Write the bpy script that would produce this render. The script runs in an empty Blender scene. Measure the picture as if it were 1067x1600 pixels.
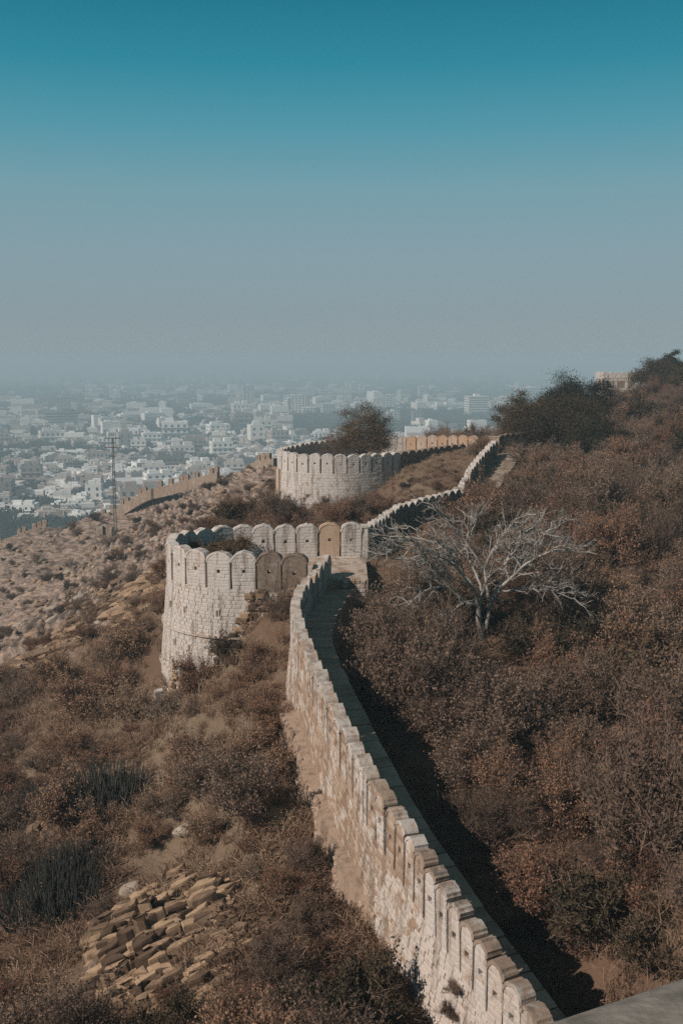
import bpy, bmesh, math, random
import numpy as np
from mathutils import Matrix, Vector

sc = bpy.context.scene
C = sc.collection
R = math.radians

# ------------------------------------------------------------------ camera, sky, sun, exposure
cam_d = bpy.data.cameras.new('camera'); cam = bpy.data.objects.new('camera', cam_d); C.objects.link(cam)
PITCH = 8.36
cam.location = (0, 0, 0); cam.rotation_euler = (R(90 - PITCH), 0, 0)
cam_d.sensor_fit = 'VERTICAL'; cam_d.sensor_height = 36; cam_d.lens = 36
cam_d.clip_start = 0.1; cam_d.clip_end = 60000
sc.camera = cam

SUN_EL, SUN_AZ = 36.0, 236.0          # azimuth clockwise from +Y (the view direction): behind left
world = bpy.data.worlds.new('World'); sc.world = world; world.use_nodes = True
wn, wl = world.node_tree.nodes, world.node_tree.links
wn.clear()
wo = wn.new('ShaderNodeOutputWorld'); bg = wn.new('ShaderNodeBackground')
sky = wn.new('ShaderNodeTexSky'); sky.sky_type = 'NISHITA'; sky.sun_disc = False
sky.sun_elevation = R(SUN_EL); sky.sun_rotation = R(SUN_AZ)
sky.air_density = 1.0; sky.dust_density = 1.0; sky.ozone_density = 1.0
tc = wn.new('ShaderNodeTexCoord'); sep = wn.new('ShaderNodeSeparateXYZ')
ramp = wn.new('ShaderNodeValToRGB')
els = ramp.color_ramp.elements
def lin(*c): return tuple((v/255/12.92 if v/255 <= .04045 else ((v/255+.055)/1.055)**2.4) for v in c)
stops = [(0.0, lin(142, 158, 164)), (0.039, lin(137, 154, 161)), (0.099, lin(132, 157, 167)), (0.156, lin(117, 158, 169)), (0.211, lin(80, 150, 168)),
         (0.263, lin(42, 135, 156)), (0.315, lin(24, 118, 140)), (0.50, lin(56, 94, 106)), (1.0, lin(76, 90, 97))]
while len(els) < len(stops): els.new(0.5)
for e, (p, c) in zip(els, stops):
    e.position = p; e.color = c + (1,)
gain = wn.new('ShaderNodeMix'); gain.data_type = 'RGBA'; gain.blend_type = 'MULTIPLY'; gain.inputs[0].default_value = 1
gain.inputs[7].default_value = (1 / .09,) * 3 + (1,)
mixs = wn.new('ShaderNodeMix'); mixs.data_type = 'RGBA'; mixs.inputs[0].default_value = 0.05
wl.new(tc.outputs['Generated'], sep.inputs[0]); wl.new(sep.outputs['Z'], ramp.inputs[0])
wl.new(ramp.outputs[0], gain.inputs[6]); wl.new(gain.outputs[2], mixs.inputs[6]); wl.new(sky.outputs[0], mixs.inputs[7])
wl.new(mixs.outputs[2], bg.inputs[0]); bg.inputs[1].default_value = 0.09
wl.new(bg.outputs[0], wo.inputs[0])

sun_d = bpy.data.lights.new('sun', 'SUN'); sun = bpy.data.objects.new('sun', sun_d); C.objects.link(sun)
sun_d.energy = 4.6; sun_d.angle = R(0.5); sun_d.color = (1.0, 0.89, 0.79)
az, el = R(SUN_AZ), R(SUN_EL)
SUNV = Vector((math.sin(az) * math.cos(el), math.cos(az) * math.cos(el), math.sin(el)))
sun.rotation_euler = SUNV.to_track_quat('Z', 'Y').to_euler()

sc.view_settings.view_transform = 'Standard'; sc.view_settings.look = 'None'
sc.view_settings.exposure = 0.0; sc.view_settings.gamma = 1; sc.view_settings.use_curve_mapping = False
sc.cycles.use_denoising = False; sc.cycles.max_bounces = 5; sc.cycles.diffuse_bounces = 3; sc.cycles.glossy_bounces = 1
sc.cycles.transparent_max_bounces = 6; sc.cycles.volume_bounces = 0

# ------------------------------------------------------------------ helpers
rng = np.random.default_rng(7); rnd = random.Random(7)
F, TH = 1600.0, R(PITCH); ct, st = math.cos(TH), math.sin(TH)

def P(px, py, Y):                      # a survey sight line: where it stands at the forward distance Y
    u, v = (px - 533.5) / F, (800 - py) / F
    k = Y / (ct + v * st)
    return np.array([u * k, Y, (-st + v * ct) * k])

def tag(o, label=None, cat=None, group=None, kind=None):
    if label: o['label'] = label
    if cat: o['category'] = cat
    if group: o['group'] = group
    if kind: o['kind'] = kind
    return o

def link(name, me, parent=None, loc=None):
    o = bpy.data.objects.new(name, me); C.objects.link(o)
    if parent: o.parent = parent
    if loc is not None: o.location = loc
    return o

def empty(name, loc=(0, 0, 0)):
    o = bpy.data.objects.new(name, None); C.objects.link(o); o.location = loc; o.empty_display_size = .3
    return o

def mesh_np(name, V, Q, mat=None, tone=None, mats=None, mi=None, smooth=False):
    V = np.asarray(V, dtype=np.float32); Q = np.asarray(Q, dtype=np.int32)
    me = bpy.data.meshes.new(name); k = Q.shape[1]
    me.vertices.add(len(V)); me.vertices.foreach_set('co', V.ravel())
    me.loops.add(Q.size); me.loops.foreach_set('vertex_index', Q.ravel())
    me.polygons.add(len(Q)); me.polygons.foreach_set('loop_start', np.arange(len(Q), dtype=np.int32) * k)
    if mi is not None: me.polygons.foreach_set('material_index', np.asarray(mi, dtype=np.int32))
    me.polygons.foreach_set('use_smooth', np.full(len(Q), bool(smooth)))
    me.update(calc_edges=True)
    if k == 4 and np.any(Q[:,2] == Q[:,3]): me.validate()
    if tone is not None:
        a = me.attributes.new('tone', 'FLOAT', 'POINT'); a.data.foreach_set('value', np.asarray(tone, dtype=np.float32))
    for m in (mats or ([mat] if mat else [])): me.materials.append(m)
    return me

def mesh_py(name, V, Fc, mat=None, tone=None):
    me = bpy.data.meshes.new(name); me.from_pydata([tuple(map(float, v)) for v in V], [], Fc); me.update()
    if mat: me.materials.append(mat)
    if tone is not None:
        a = me.attributes.new('tone', 'FLOAT', 'POINT'); a.data.foreach_set('value', np.full(len(V), tone, dtype=np.float32))
    return me

class Acc:                              # gathers shapes made of quads for one mesh
    def __init__(s): s.V, s.Q, s.T, s.n = [], [], [], 0
    def add(s, V, Q, t=0.5):
        V = np.asarray(V, float); Q = np.asarray(Q, int)
        if Q.shape[1] == 3: Q = np.hstack([Q, Q[:,2:3]])
        s.V.append(V); s.Q.append(Q + s.n); s.T.append(np.full(len(V), t)); s.n += len(V)
    def box(s, x0, x1, y0, y1, z0, z1, M=None, t=.5):
        V = np.array([[x0,y0,z0],[x1,y0,z0],[x1,y1,z0],[x0,y1,z0],[x0,y0,z1],[x1,y0,z1],[x1,y1,z1],[x0,y1,z1]], float)
        if M is not None: V = V @ np.asarray(M)[:3,:3].T + np.asarray(M)[:3,3]
        s.add(V, BOXQ, t)
    def bar(s, a, b, r0, r1=None, n=4, t=.5):
        r1 = r0 if r1 is None else r1
        a, b = np.asarray(a, float), np.asarray(b, float); d = b - a; L = np.linalg.norm(d)
        if L < 1e-6: return
        d = d / L; h = np.array([0,0,1.]) if abs(d[2]) < .9 else np.array([1.,0,0])
        u = np.cross(d, h); u /= np.linalg.norm(u); w = np.cross(d, u)
        an = np.arange(n) * 2 * np.pi / n + .4
        ring = np.cos(an)[:,None] * u + np.sin(an)[:,None] * w
        V = np.vstack([a + ring * r0, b + ring * r1]); i = np.arange(n); j = (i + 1) % n
        s.add(V, np.stack([i, j, j + n, i + n], 1), t)
    def build(s, name, mat, parent=None, smooth=False):
        me = mesh_np(name, np.vstack(s.V), np.vstack(s.Q), mat, np.concatenate(s.T), smooth=smooth)
        return link(name, me, parent)
    def mesh(s, name, mat, smooth=False):
        return mesh_np(name, np.vstack(s.V), np.vstack(s.Q), mat, np.concatenate(s.T), smooth=smooth)
BOXQ = np.array([[0,3,2,1],[4,5,6,7],[0,1,5,4],[1,2,6,5],[2,3,7,6],[3,0,4,7]])

# ---- value noise
_perm = np.random.default_rng(3).random((256, 256))
def vnoise(x, y):
    xi, yi = np.floor(x).astype(int), np.floor(y).astype(int); fx, fy = x - xi, y - yi
    fx = fx*fx*(3-2*fx); fy = fy*fy*(3-2*fy)
    g = lambda a, b: _perm[a & 255, b & 255]
    return (g(xi,yi)*(1-fx)+g(xi+1,yi)*fx)*(1-fy)+(g(xi,yi+1)*(1-fx)+g(xi+1,yi+1)*fx)*fy
def fbm(x, y, o=4):
    s, a, t = 0, .5, 0
    for k in range(o):
        s = s + a * (vnoise(x*2**k + 17.3*k, y*2**k - 9.1*k) - .5); a *= .5
    return s

# ------------------------------------------------------------------ materials
def mat(name):
    m = bpy.data.materials.new(name); m.use_nodes = True
    nt = m.node_tree; b = nt.nodes['Principled BSDF']
    b.inputs['Roughness'].default_value = .9
    b.inputs['Specular IOR Level'].default_value = .15
    return m, nt, b
def N(nt, t, **k):
    n = nt.nodes.new(t)
    for a, v in k.items(): setattr(n, a, v)
    return n
def noise(nt, scale, detail=4, rough=.55, vec=None, sc3=None):
    n = N(nt, 'ShaderNodeTexNoise'); n.inputs['Scale'].default_value = scale
    n.inputs['Detail'].default_value = detail; n.inputs['Roughness'].default_value = rough
    if vec is None:
        vec = N(nt, 'ShaderNodeNewGeometry').outputs['Position']
    if sc3:
        mp = N(nt, 'ShaderNodeMapping'); mp.inputs['Scale'].default_value = sc3
        nt.links.new(vec, mp.inputs[0]); vec = mp.outputs[0]
    nt.links.new(vec, n.inputs['Vector'])
    return n.outputs['Fac']
def math_(nt, op, a, b=None, clamp=False):
    n = N(nt, 'ShaderNodeMath', operation=op, use_clamp=clamp)
    for i, v in enumerate((a, b)):
        if v is None: continue
        if isinstance(v, (int, float)): n.inputs[i].default_value = v
        else: nt.links.new(v, n.inputs[i])
    return n.outputs[0]
def step(nt, v, lo, hi):
    n = N(nt, 'ShaderNodeMapRange', interpolation_type='SMOOTHSTEP')
    n.inputs[1].default_value = lo; n.inputs[2].default_value = hi
    nt.links.new(v, n.inputs[0]); return n.outputs[0]
def mixc(nt, f, a, b):
    n = N(nt, 'ShaderNodeMix', data_type='RGBA')
    for i, v in ((0, f), (6, a), (7, b)):
        if isinstance(v, (int, float)): n.inputs[i].default_value = v
        elif isinstance(v, tuple): n.inputs[i].default_value = v + (1,)
        else: nt.links.new(v, n.inputs[i])
    return n.outputs[2]
def bump(nt, b, h, s=.4, d=.03):
    n = N(nt, 'ShaderNodeBump'); n.inputs['Strength'].default_value = s; n.inputs['Distance'].default_value = d
    nt.links.new(h, n.inputs['Height']); nt.links.new(n.outputs[0], b.inputs['Normal'])
def objcol(nt):
    oi = N(nt, 'ShaderNodeObjectInfo'); sp = N(nt, 'ShaderNodeSeparateColor'); nt.links.new(oi.outputs['Color'], sp.inputs[0])
    return sp.outputs[0], sp.outputs[1], sp.outputs[2], oi.outputs['Random']
def attr(nt, name):
    a = N(nt, 'ShaderNodeAttribute'); a.attribute_name = name; return a.outputs['Fac']

def masonry(name, plaster=False):
    # object colour carries wear and painted shade of the piece: red = limewash cover, green = ochre wash, blue = sooting and painted shade
    m, nt, b = mat(name); lime, och, soot_shade, _ = objcol(nt)
    tone = attr(nt, 'tone')
    n1 = noise(nt, .9, 5, .6); n2 = noise(nt, 5, 4, .65); n3 = noise(nt, 22, 3, .6)
    streak = noise(nt, 1.0, 4, .6, sc3=(2.6, 2.6, .28))
    bare = mixc(nt, tone, (.26, .172, .122), (.45, .345, .268))
    bare = mixc(nt, step(nt, n2, .45, .8), bare, (.17, .115, .08))
    wash = mixc(nt, n3, (.41, .365, .335), (.57, .52, .48))
    k = math_(nt, 'ADD', math_(nt, 'MULTIPLY', n1, .95), math_(nt, 'MULTIPLY', n2, .60)); k = math_(nt, 'SUBTRACT', k, .275)
    k = math_(nt, 'ADD', k, math_(nt, 'MULTIPLY', math_(nt, 'SUBTRACT', tone, .5), .13 if not plaster else .0))
    k = math_(nt, 'ADD', k, math_(nt, 'MULTIPLY', math_(nt, 'SUBTRACT', lime, .5), .70))
    col = mixc(nt, step(nt, k, .40, .60), bare, wash)
    col = mixc(nt, math_(nt, 'MULTIPLY', step(nt, streak, .49, .68), .70), col, (.15, .115, .09))
    col = mixc(nt, math_(nt, 'MULTIPLY', och, step(nt, math_(nt, 'ADD', n1, math_(nt, 'MULTIPLY', n2, .4)), .42, .66)), col, mixc(nt, n2, (.33, .19, .10), (.46, .31, .20)))
    s = math_(nt, 'MULTIPLY', soot_shade, math_(nt, 'ADD', .55, math_(nt, 'MULTIPLY', streak, .7)), True)
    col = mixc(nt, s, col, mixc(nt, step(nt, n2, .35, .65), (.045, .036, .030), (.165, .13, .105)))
    nt.links.new(col, b.inputs['Base Color'])
    bump(nt, b, math_(nt, 'ADD', n3, n2), .6, .03)
    return m
M = {}
M['stone'] = masonry('limewashed_stone'); M['plaster'] = masonry('old_plaster', True)

def simple(name, c0, c1, scale=3, detail=5, bs=.3, bd=.03, rough=.9, tone=False, orand=0, trans=None):
    m, nt, b = mat(name)
    f = noise(nt, scale, detail, .6)
    if tone: f = math_(nt, 'ADD', math_(nt, 'MULTIPLY', f, .4), math_(nt, 'MULTIPLY', attr(nt, 'tone'), .6))
    if orand:
        r = N(nt, 'ShaderNodeObjectInfo').outputs['Random']
        f = math_(nt, 'ADD', math_(nt, 'MULTIPLY', f, 1 - orand), math_(nt, 'MULTIPLY', r, orand))
    c = mixc(nt, step(nt, f, .2, .8), c0, c1)
    nt.links.new(c, b.inputs['Base Color']); b.inputs['Roughness'].default_value = rough
    if bs: bump(nt, b, f, bs, bd)
    return m
M['mortar'] = simple('mortar', (.10, .075, .055), (.20, .155, .115), 6)
M['paving'] = simple('paving_stone', (.21, .155, .112), (.40, .31, .235), 4, tone=True)
M['rock'] = simple('rock', (.085, .055, .038), (.36, .245, .16), 3.2, 9, 1.0, .10, tone=True)
M['path'] = simple('worn_path', (.17, .13, .10), (.34, .28, .22), 1.2, 6, .5, .03)
M['pale_rock'] = simple('pale_rock', (.20, .16, .125), (.40, .335, .275), 2.5, 6, .8, .05)
M['silver'] = simple('silver_bark', (.13, .112, .098), (.42, .385, .345), 1.6, 6, .3)
M['grey_bark'] = simple('grey_bark', (.10, .085, .075), (.27, .245, .22), 4, 5, .4)
M['bark'] = simple('bark', (.06, .045, .035), (.13, .10, .08), 5)
M['twig'] = simple('dry_twig', (.08, .056, .044), (.18, .125, .09), .5, 2, 0, orand=.5)
M['steel'] = simple('galvanised_steel', (.08, .08, .08), (.13, .13, .13), 8, rough=.6)
M['coping'] = simple('terrace_plaster', (.13, .115, .10), (.27, .24, .21), 9, 8, .8, .02)
M['glass'] = simple('dark_window', (.03, .035, .04), (.06, .065, .07), 2, bs=0, rough=.4)

def leafmat(name, cols, sat=1.0):
    m, nt, b = mat(name)
    t = attr(nt, 'tone'); r = N(nt, 'ShaderNodeObjectInfo').outputs['Random']
    rp = N(nt, 'ShaderNodeValToRGB'); e = rp.color_ramp.elements
    while len(e) < len(cols): e.new(.5)
    for i, c in enumerate(cols): e[i].position = i / (len(cols) - 1); e[i].color = c + (1,)
    big = noise(nt, .055, 3, .5)
    f = math_(nt, 'ADD', math_(nt, 'MULTIPLY', t, .34), math_(nt, 'MULTIPLY', r, .46))
    f = math_(nt, 'ADD', f, math_(nt, 'MULTIPLY', step(nt, big, .35, .65), .30))
    nt.links.new(f, rp.inputs[0]); nt.links.new(rp.outputs[0], b.inputs['Base Color'])
    b.inputs['Roughness'].default_value = .8
    tr = N(nt, 'ShaderNodeBsdfTranslucent'); nt.links.new(rp.outputs[0], tr.inputs[0])
    mx = N(nt, 'ShaderNodeMixShader'); mx.inputs[0].default_value = .22
    nt.links.new(b.outputs[0], mx.inputs[1]); nt.links.new(tr.outputs[0], mx.inputs[2])
    nt.links.new(mx.outputs[0], nt.nodes['Material Output'].inputs[0])
    return m
M['rust_leaf'] = leafmat('rust_leaf', [(.095, .054, .041), (.20, .10, .067), (.26, .138, .088), (.33, .205, .135), (.40, .29, .20)])
M['brown_leaf'] = leafmat('brown_leaf', [(.074, .053, .043), (.145, .096, .073), (.205, .137, .102), (.26, .185, .138), (.37, .28, .205)])
M['olive_leaf'] = leafmat('olive_leaf', [(.026, .024, .018), (.05, .042, .028), (.082, .06, .036), (.13, .085, .05), (.21, .13, .08)])
M['dark_leaf'] = leafmat('dark_leaf', [(.017, .018, .012), (.033, .032, .02), (.055, .046, .027), (.095, .068, .04), (.16, .10, .06)])
M['grey_leaf'] = leafmat('grey_leaf', [(.03, .03, .027), (.045, .045, .04), (.065, .062, .053), (.085, .08, .068)])
M['grass'] = leafmat('dry_grass', [(.13, .082, .06), (.215, .133, .092), (.30, .20, .135), (.40, .30, .21)])
M['city_leaf'] = leafmat('city_leaf', [(.02, .025, .02), (.035, .04, .03), (.05, .055, .04)])

def city_wall_mat():
    m, nt, b = mat('city_plaster')
    t = attr(nt, 'tone'); r = N(nt, 'ShaderNodeObjectInfo').outputs['Random']
    rp = N(nt, 'ShaderNodeValToRGB'); e = rp.color_ramp.elements
    cols = [(.14, .125, .12), (.28, .24, .215), (.40, .33, .29), (.55, .51, .47), (.74, .72, .69), (.8, .78, .76)]
    while len(e) < len(cols): e.new(.5)
    for i, c in enumerate(cols): e[i].position = i / 5; e[i].color = c + (1,)
    f = math_(nt, 'FRACT', math_(nt, 'ADD', t, r))
    nt.links.new(f, rp.inputs[0]); nt.links.new(rp.outputs[0], b.inputs['Base Color'])
    return m
M['city'] = city_wall_mat()
M['tower'] = simple('tower_render', (.02, .018, .017), (.80, .76, .72), .01, 1, 0, tone=True)

# ------------------------------------------------------------------ layout of the ramparts (metres, camera at the origin)
near_px = [(940,1700),(903,1652),(868,1608),(835,1568),(806,1533),(782,1501),(761,1467),(741,1438),(720,1410),(700,1386),(684,1362),(665,1339),(649,1312),
           (635,1289),(620,1265),(604,1242),(590,1224),(576,1202),(566,1183),(556,1162),(547,1143),(536,1124),(525.6,1106),(516,1085),
           (508,1066),(501,1051),(494,1035),(488,1018),(479,1001),(470,985),(465,970),(462,956),(460,944),(460.5,934),(464,924),(470,915),(478,905),
           (487,895),(496,885),(503,877),(509,870)]
NA = []
for i, (x, y) in enumerate(near_px):
    h = 16.2 + (11.75 - 16.2) * min(1, max(0, i - 3) / 25.0) ** .85
    if i > 28: h = 11.75
    d = P(x, y, 1.0); NA.append(d * (h / -d[2]))
NA = np.array(NA)
NAs = NA.copy()
for _ in range(3): NAs[1:-1] = .25 * NAs[:-2] + .5 * NAs[1:-1] + .25 * NAs[2:]

def arc(cx, cy, r, a0, a1, n): return [(cx + r*math.cos(R(a)), cy + r*math.sin(R(a))) for a in np.linspace(a0, a1, n)]
B1 = [(-1.9, 57.6)] + arc(-5.6, 63.0, 4.98, -90, -270, 25) + [(1.25, 68.2)]
B1 = np.array([(x, y, -10.85) for x, y in B1])
B2 = np.array([.35,0,.12])+np.array([(15.2,129.5,-10.45),(12,126.2,-10.45),(9.2,121.9,-10.45),(7,119.0,-10.45),(4.2,116.3,-10.45),(.8,114.6,-10.45),(-2.2,114.6,-10.45),(-5.2,115.9,-10.45),
               (-7.1,118.4,-10.45),(-7.6,121.3,-10.45),(-6.9,125.0,-10.45),(-5.5,128.5,-10.4),(-3.6,133,-10.4),(-1.2,136.5,-10.35),(2.5,138.8,-10.3),(6.6,139,-10.2),(13,137.2,-9.9),(17.6,134.8,-9.8)])
WB = np.array([(1.55,68.6,-11.0),(2.3,71.5,-11.2),(4.4,80.4,-11.35),(7.1,86,-11.35),(10.4,92,-11.5),(11.4,95.5,-11.2),(13.2,102,-10.1),(16.7,112,-8.5)])
WC = np.array([(17.9,117,-8.3),(22.5,119.5,-8.0)])

def catmull(pts, step_):
    pts = np.asarray(pts, float); out = []
    Pn = np.vstack([2*pts[0]-pts[1], pts, 2*pts[-1]-pts[-2]])
    for i in range(1, len(Pn)-2):
        p0, p1, p2, p3 = Pn[i-1:i+3]; n = max(2, int(np.linalg.norm(p2-p1)/step_))
        for t in np.arange(n)/n:
            out.append(.5*((2*p1)+(-p0+p2)*t+(2*p0-5*p1+4*p2-p3)*t*t+(-p0+3*p1-3*p2+p3)*t**3))
    out.append(pts[-1]); return np.array(out)
def arclen(p): return np.concatenate([[0], np.cumsum(np.linalg.norm(np.diff(p[:,:2],axis=0),axis=1))])
class Path:
    def __init__(s, pts, smooth=True, st=.3):
        s.p = catmull(pts, st) if smooth else np.asarray(pts, float)
        s.s = arclen(s.p); s.L = s.s[-1]
    def at(s, t):
        t = np.clip(t, 0, s.L); return np.array([np.interp(t, s.s, s.p[:,k]) for k in range(3)])
    def tan(s, t, e=.25):
        d = s.at(t+e) - s.at(t-e); return d/np.linalg.norm(d[:2])
    def nor(s, t):
        d = s.tan(t); return np.array([-d[1], d[0], 0])
pA, p1, p2, pB, pC = Path(NAs), Path(B1), Path(B2), Path(WB), Path(WC)
WALK = 1.5

# ------------------------------------------------------------------ terrain height
ctl = []
def cp(px, py, Y, dz=0):
    p = P(px, py, Y); ctl.append((p[0], p[1], p[2] + dz))
for t in np.arange(0, pA.L, 2.2):
    p, n = pA.at(t), pA.nor(t); f = t / pA.L
    zb = p[2] - (4.4 if f < .45 else 4.6 if f < .75 else 4.6 - 2.6 * (f - .75) / .25)
    for o in (1.0, 3.0):
        q = p + n * o; ctl.append((q[0], q[1], zb - .12 * (o - 1)))
    q = p - n * (WALK + .9); ctl.append((q[0], q[1], p[2] - 4.4))
    q = p - n * (WALK + 2.4); ctl.append((q[0], q[1], p[2] - 4.0))
# left of the near wall
for a in [(640,1640,22),(300,1640,26),(0,1640,29),(0,1450,38),(0,1300,47),(0,1180,58),(0,1050,78),(250,1560,28.5),(400,1560,27),(420,1420,31.5),(300,1330,39),
          (150,1330,41),(130,1480,33),(350,1200,46),(200,1200,49),(250,1095,58),(120,1120,60),(60,1080,72),(130,965,84),(250,890,82),(200,1000,72),
          (330,1075,55.5),(300,1092,56.5),(262,1100,59),(390,990,56.3),(425,940,56.4),(470,930,56.0),(400,1100,52),(430,1040,52)]: cp(*a)
for a in [(0,1090,92,-3.5),(60,1055,95,-3.5),(130,995,98,-3.5),(195,935,97,-3.0),(240,900,97,-2.0)]: cp(*a)
# saddle between the two bastions
for a in [(300,868,76),(350,815,88),(450,830,106),(520,826,111),(600,812,107),(420,785,118),(425,824,111),(470,824,113),(560,818,112),(650,752,104),(690,735,112),(640,745,112),(600,800,96),(500,805,100)]: cp(*a)
for x, y in ((-5,63),(-1,63),(-8,63),(0,66)): ctl.append((x, y, -14.2))
ctl += [(3.2,66,-13.6),(2.2,63,-13.9),(4.5,70,-13.4),(3.5,74,-13.2)]
for x, y in ((0,122),(5,128),(10,131),(3,134)): ctl.append((x, y, -13.0))
for t in np.arange(0, pB.L, 4):
    p, n = pB.at(t), pB.nor(t)
    q = p - n*1.2; ctl.append((q[0], q[1], p[2] - 2.1)); q = p - n*3.5; ctl.append((q[0], q[1], p[2] - 2.2))
    q = p + n*1.5; ctl.append((q[0], q[1], p[2] - 2.0))
# right hillside
for a in [(1000,1640,21),(900,1500,26),(1067,1450,26),(1000,1300,35),(850,1350,34),(800,1200,40.5),(1067,1200,39),(900,1100,47),(1067,1000,54),(752,1002,52),(850,1000,53),
          (640,960,58),(620,905,66),(700,900,66),(1000,900,65),(850,850,75),(1000,800,84),(850,780,92),(750,790,88),(1067,760,92),(1067,690,118),(950,730,112),
          (860,722,114),(800,715,115),(790,697,118),(960,660,150),(1067,635,165),(970,618,196),(1030,612,205),(900,690,128)]: cp(*a)
# the spur on the left with its old wall
for a in [(428,728,178),(395,732,182),(340,745,215),(240,772,222),(150,812,230),(110,830,236),(75,830,238),(0,858,242),(-80,890,250),(400,765,150),(330,790,165),(250,840,150),
          (100,880,190),(30,930,180),(150,920,140),(250,870,112),(180,838,214),(0,1000,140),(60,1000,112),(-100,1000,170)]: cp(*a)
# falls to the plain
for x, y, z in [(-60,275,-75),(-20,250,-60),(-100,300,-110),(-30,320,-120),(20,200,-34),(30,260,-70),(45,330,-128),(0,165,-22),(14,150,-13),(26,150,-13),(-16,165,-24),(-45,215,-40),
                (-150,250,-95),(-140,180,-75),(-120,120,-55),(-90,80,-42),(-60,60,-33),(-50,40,-28),(-100,20,-48),(-150,80,-78),(-250,150,-135),(-250,0,-135),(-200,-80,-120),
                (-300,300,-140),(-150,400,-140),(0,430,-142),(150,450,-140),(-420,0,-142),(-420,420,-142),(420,470,-142),(200,330,-120),(120,260,-45),(80,215,-9),(120,180,-4),(160,120,-6),(100,100,-6),
                (70,60,-9),(60,30,-12),(40,10,-14),(15,5,-17),(0,0,-18),(-15,5,-20),(-30,20,-23),(0,-40,-20),(60,-40,-18),(250,60,-40),(350,150,-110),(300,-60,-60),(420,-60,-130),(-420,-60,-142),(70,280,-60)]:
    ctl.append((x, y, z))
ctl = np.array(ctl)
_d = np.linalg.norm(ctl[:,None,:2]-ctl[None,:,:2],axis=2)
RC = 1.5
_w = np.linalg.solve(np.sqrt(_d**2+RC**2) - 0.15*np.eye(len(ctl)), ctl[:,2] - ctl[:,2].mean())
def H0(x, y):
    x = np.atleast_1d(np.asarray(x, float)); y = np.atleast_1d(np.asarray(y, float)); out = np.empty(len(x))
    for i in range(0, len(x), 20000):
        a, b = x[i:i+20000], y[i:i+20000]
        d2 = (a[:,None]-ctl[None,:,0])**2+(b[:,None]-ctl[None,:,1])**2
        out[i:i+20000] = np.sqrt(d2+RC**2) @ _w + ctl[:,2].mean()
    return out
def rocky(x, y):                      # how bare and stony the ground is, 0..1
    left = 1/(1+np.exp((x - np.interp(y, [60,76,86,120,180], [-14,-14,-10.5,-8.5,-9]))/1.6))
    far = 1/(1+np.exp(-(y-76)/4))
    spur = left*far
    ridge = np.exp(-(((x+.2*y-1.0+18)/7.0)**2)) * (y > 40) * (y < 92) * .75
    oc = np.exp(-(((x+6.2)/2.3)**2+((y-32.5)/3.4)**2))*1.3
    return np.clip(np.maximum(np.maximum(spur*.95, ridge), oc), 0, 1)
def H(x, y):
    x = np.atleast_1d(np.asarray(x, float)); y = np.atleast_1d(np.asarray(y, float))
    z = H0(x, y); k = rocky(x, y)
    n = fbm(x*.11, y*.11, 5)*1.0 + fbm(x*.6+40, y*.6, 3)*.32
    ter = fbm(x*.16+90, y*.16+3, 4)*4.2
    layer = (z + ter*.6 + .25*x) * 1.1; fr = layer - np.floor(layer)
    ledge = (np.clip((fr-.55)/.3, 0, 1) - fr) / 1.1
    far = np.clip((y-70)/60, 0, 1)
    return z + n*(.5+.5*np.clip((y-20)/40,0,1)) + k*(ter*(.25+.75*far) + ledge*(.65+.75*far)) + np.exp(-(((x+6.2)/2.3)**2+((y-32.5)/3.4)**2))*(ter*.12+ledge*.5)
def h1(x, y): return float(H(x, y)[0])
def hit(px, py, y0=12, y1=420):
    Y = np.geomspace(y0, y1, 900); d = P(px, py, 1.0)
    z = H(d[0]*Y, Y); below = np.nonzero(d[2]*Y < z)[0]
    k = Y[below[0]] if len(below) else y1
    return np.array([d[0]*k, k, h1(d[0]*k, k)])

xs = np.sinh(np.linspace(-5.1, 5.1, 620)); xs = np.sign(xs)*np.abs(xs)/np.sinh(5.1)*420 * 1.0
xs = np.concatenate([np.linspace(-420,-130,40), np.linspace(-128,-45,110), np.linspace(-44.5,40,310), np.linspace(41,130,80), np.linspace(134,420,36)])
ys = np.concatenate([np.linspace(-60,10,24), np.linspace(11,64,230), np.linspace(64.4,150,210), np.linspace(151,270,170), np.linspace(273,520,50)])
gx, gy = np.meshgrid(xs, ys); nx, ny = len(xs), len(ys)
gz = H(gx.ravel(), gy.ravel())
idx = np.arange(nx*ny).reshape(ny, nx)
Q = np.stack([idx[:-1,:-1].ravel(), idx[:-1,1:].ravel(), idx[1:,1:].ravel(), idx[1:,:-1].ravel()], 1)

def terrain_mat():
    m, nt, b = mat('dry_hillside')
    k = attr(nt, 'tone')
    n1 = noise(nt, .35, 6, .6); n2 = noise(nt, 2.2, 6, .65); n3 = noise(nt, .07, 4, .5)
    lay = noise(nt, 1.0, 5, .6, sc3=(.5, .5, 3.5))
    grass = mixc(nt, n2, (.075, .047, .033), (.19, .118, .078))
    grass = mixc(nt, step(nt, n3, .4, .65), grass, mixc(nt, n1, (.11, .08, .055), (.26, .19, .13)))
    rock = mixc(nt, step(nt, lay, .3, .7), (.095, .068, .055), (.37, .275, .22))
    rock = mixc(nt, step(nt, n2, .56, .74), rock, (.36, .29, .23))
    rock = mixc(nt, step(nt, n1, .56, .66), rock, (.10, .068, .046))
    f = math_(nt, 'ADD', math_(nt, 'MULTIPLY', k, .8), math_(nt, 'MULTIPLY', math_(nt, 'SUBTRACT', n1, .5), 1.1))
    col = mixc(nt, step(nt, f, .25, .55), grass, rock)
    nt.links.new(col, b.inputs['Base Color'])
    bump(nt, b, math_(nt, 'ADD', n2, math_(nt, 'MULTIPLY', lay, .8)), .9, .25)
    return m
M['terrain'] = terrain_mat()
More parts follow.
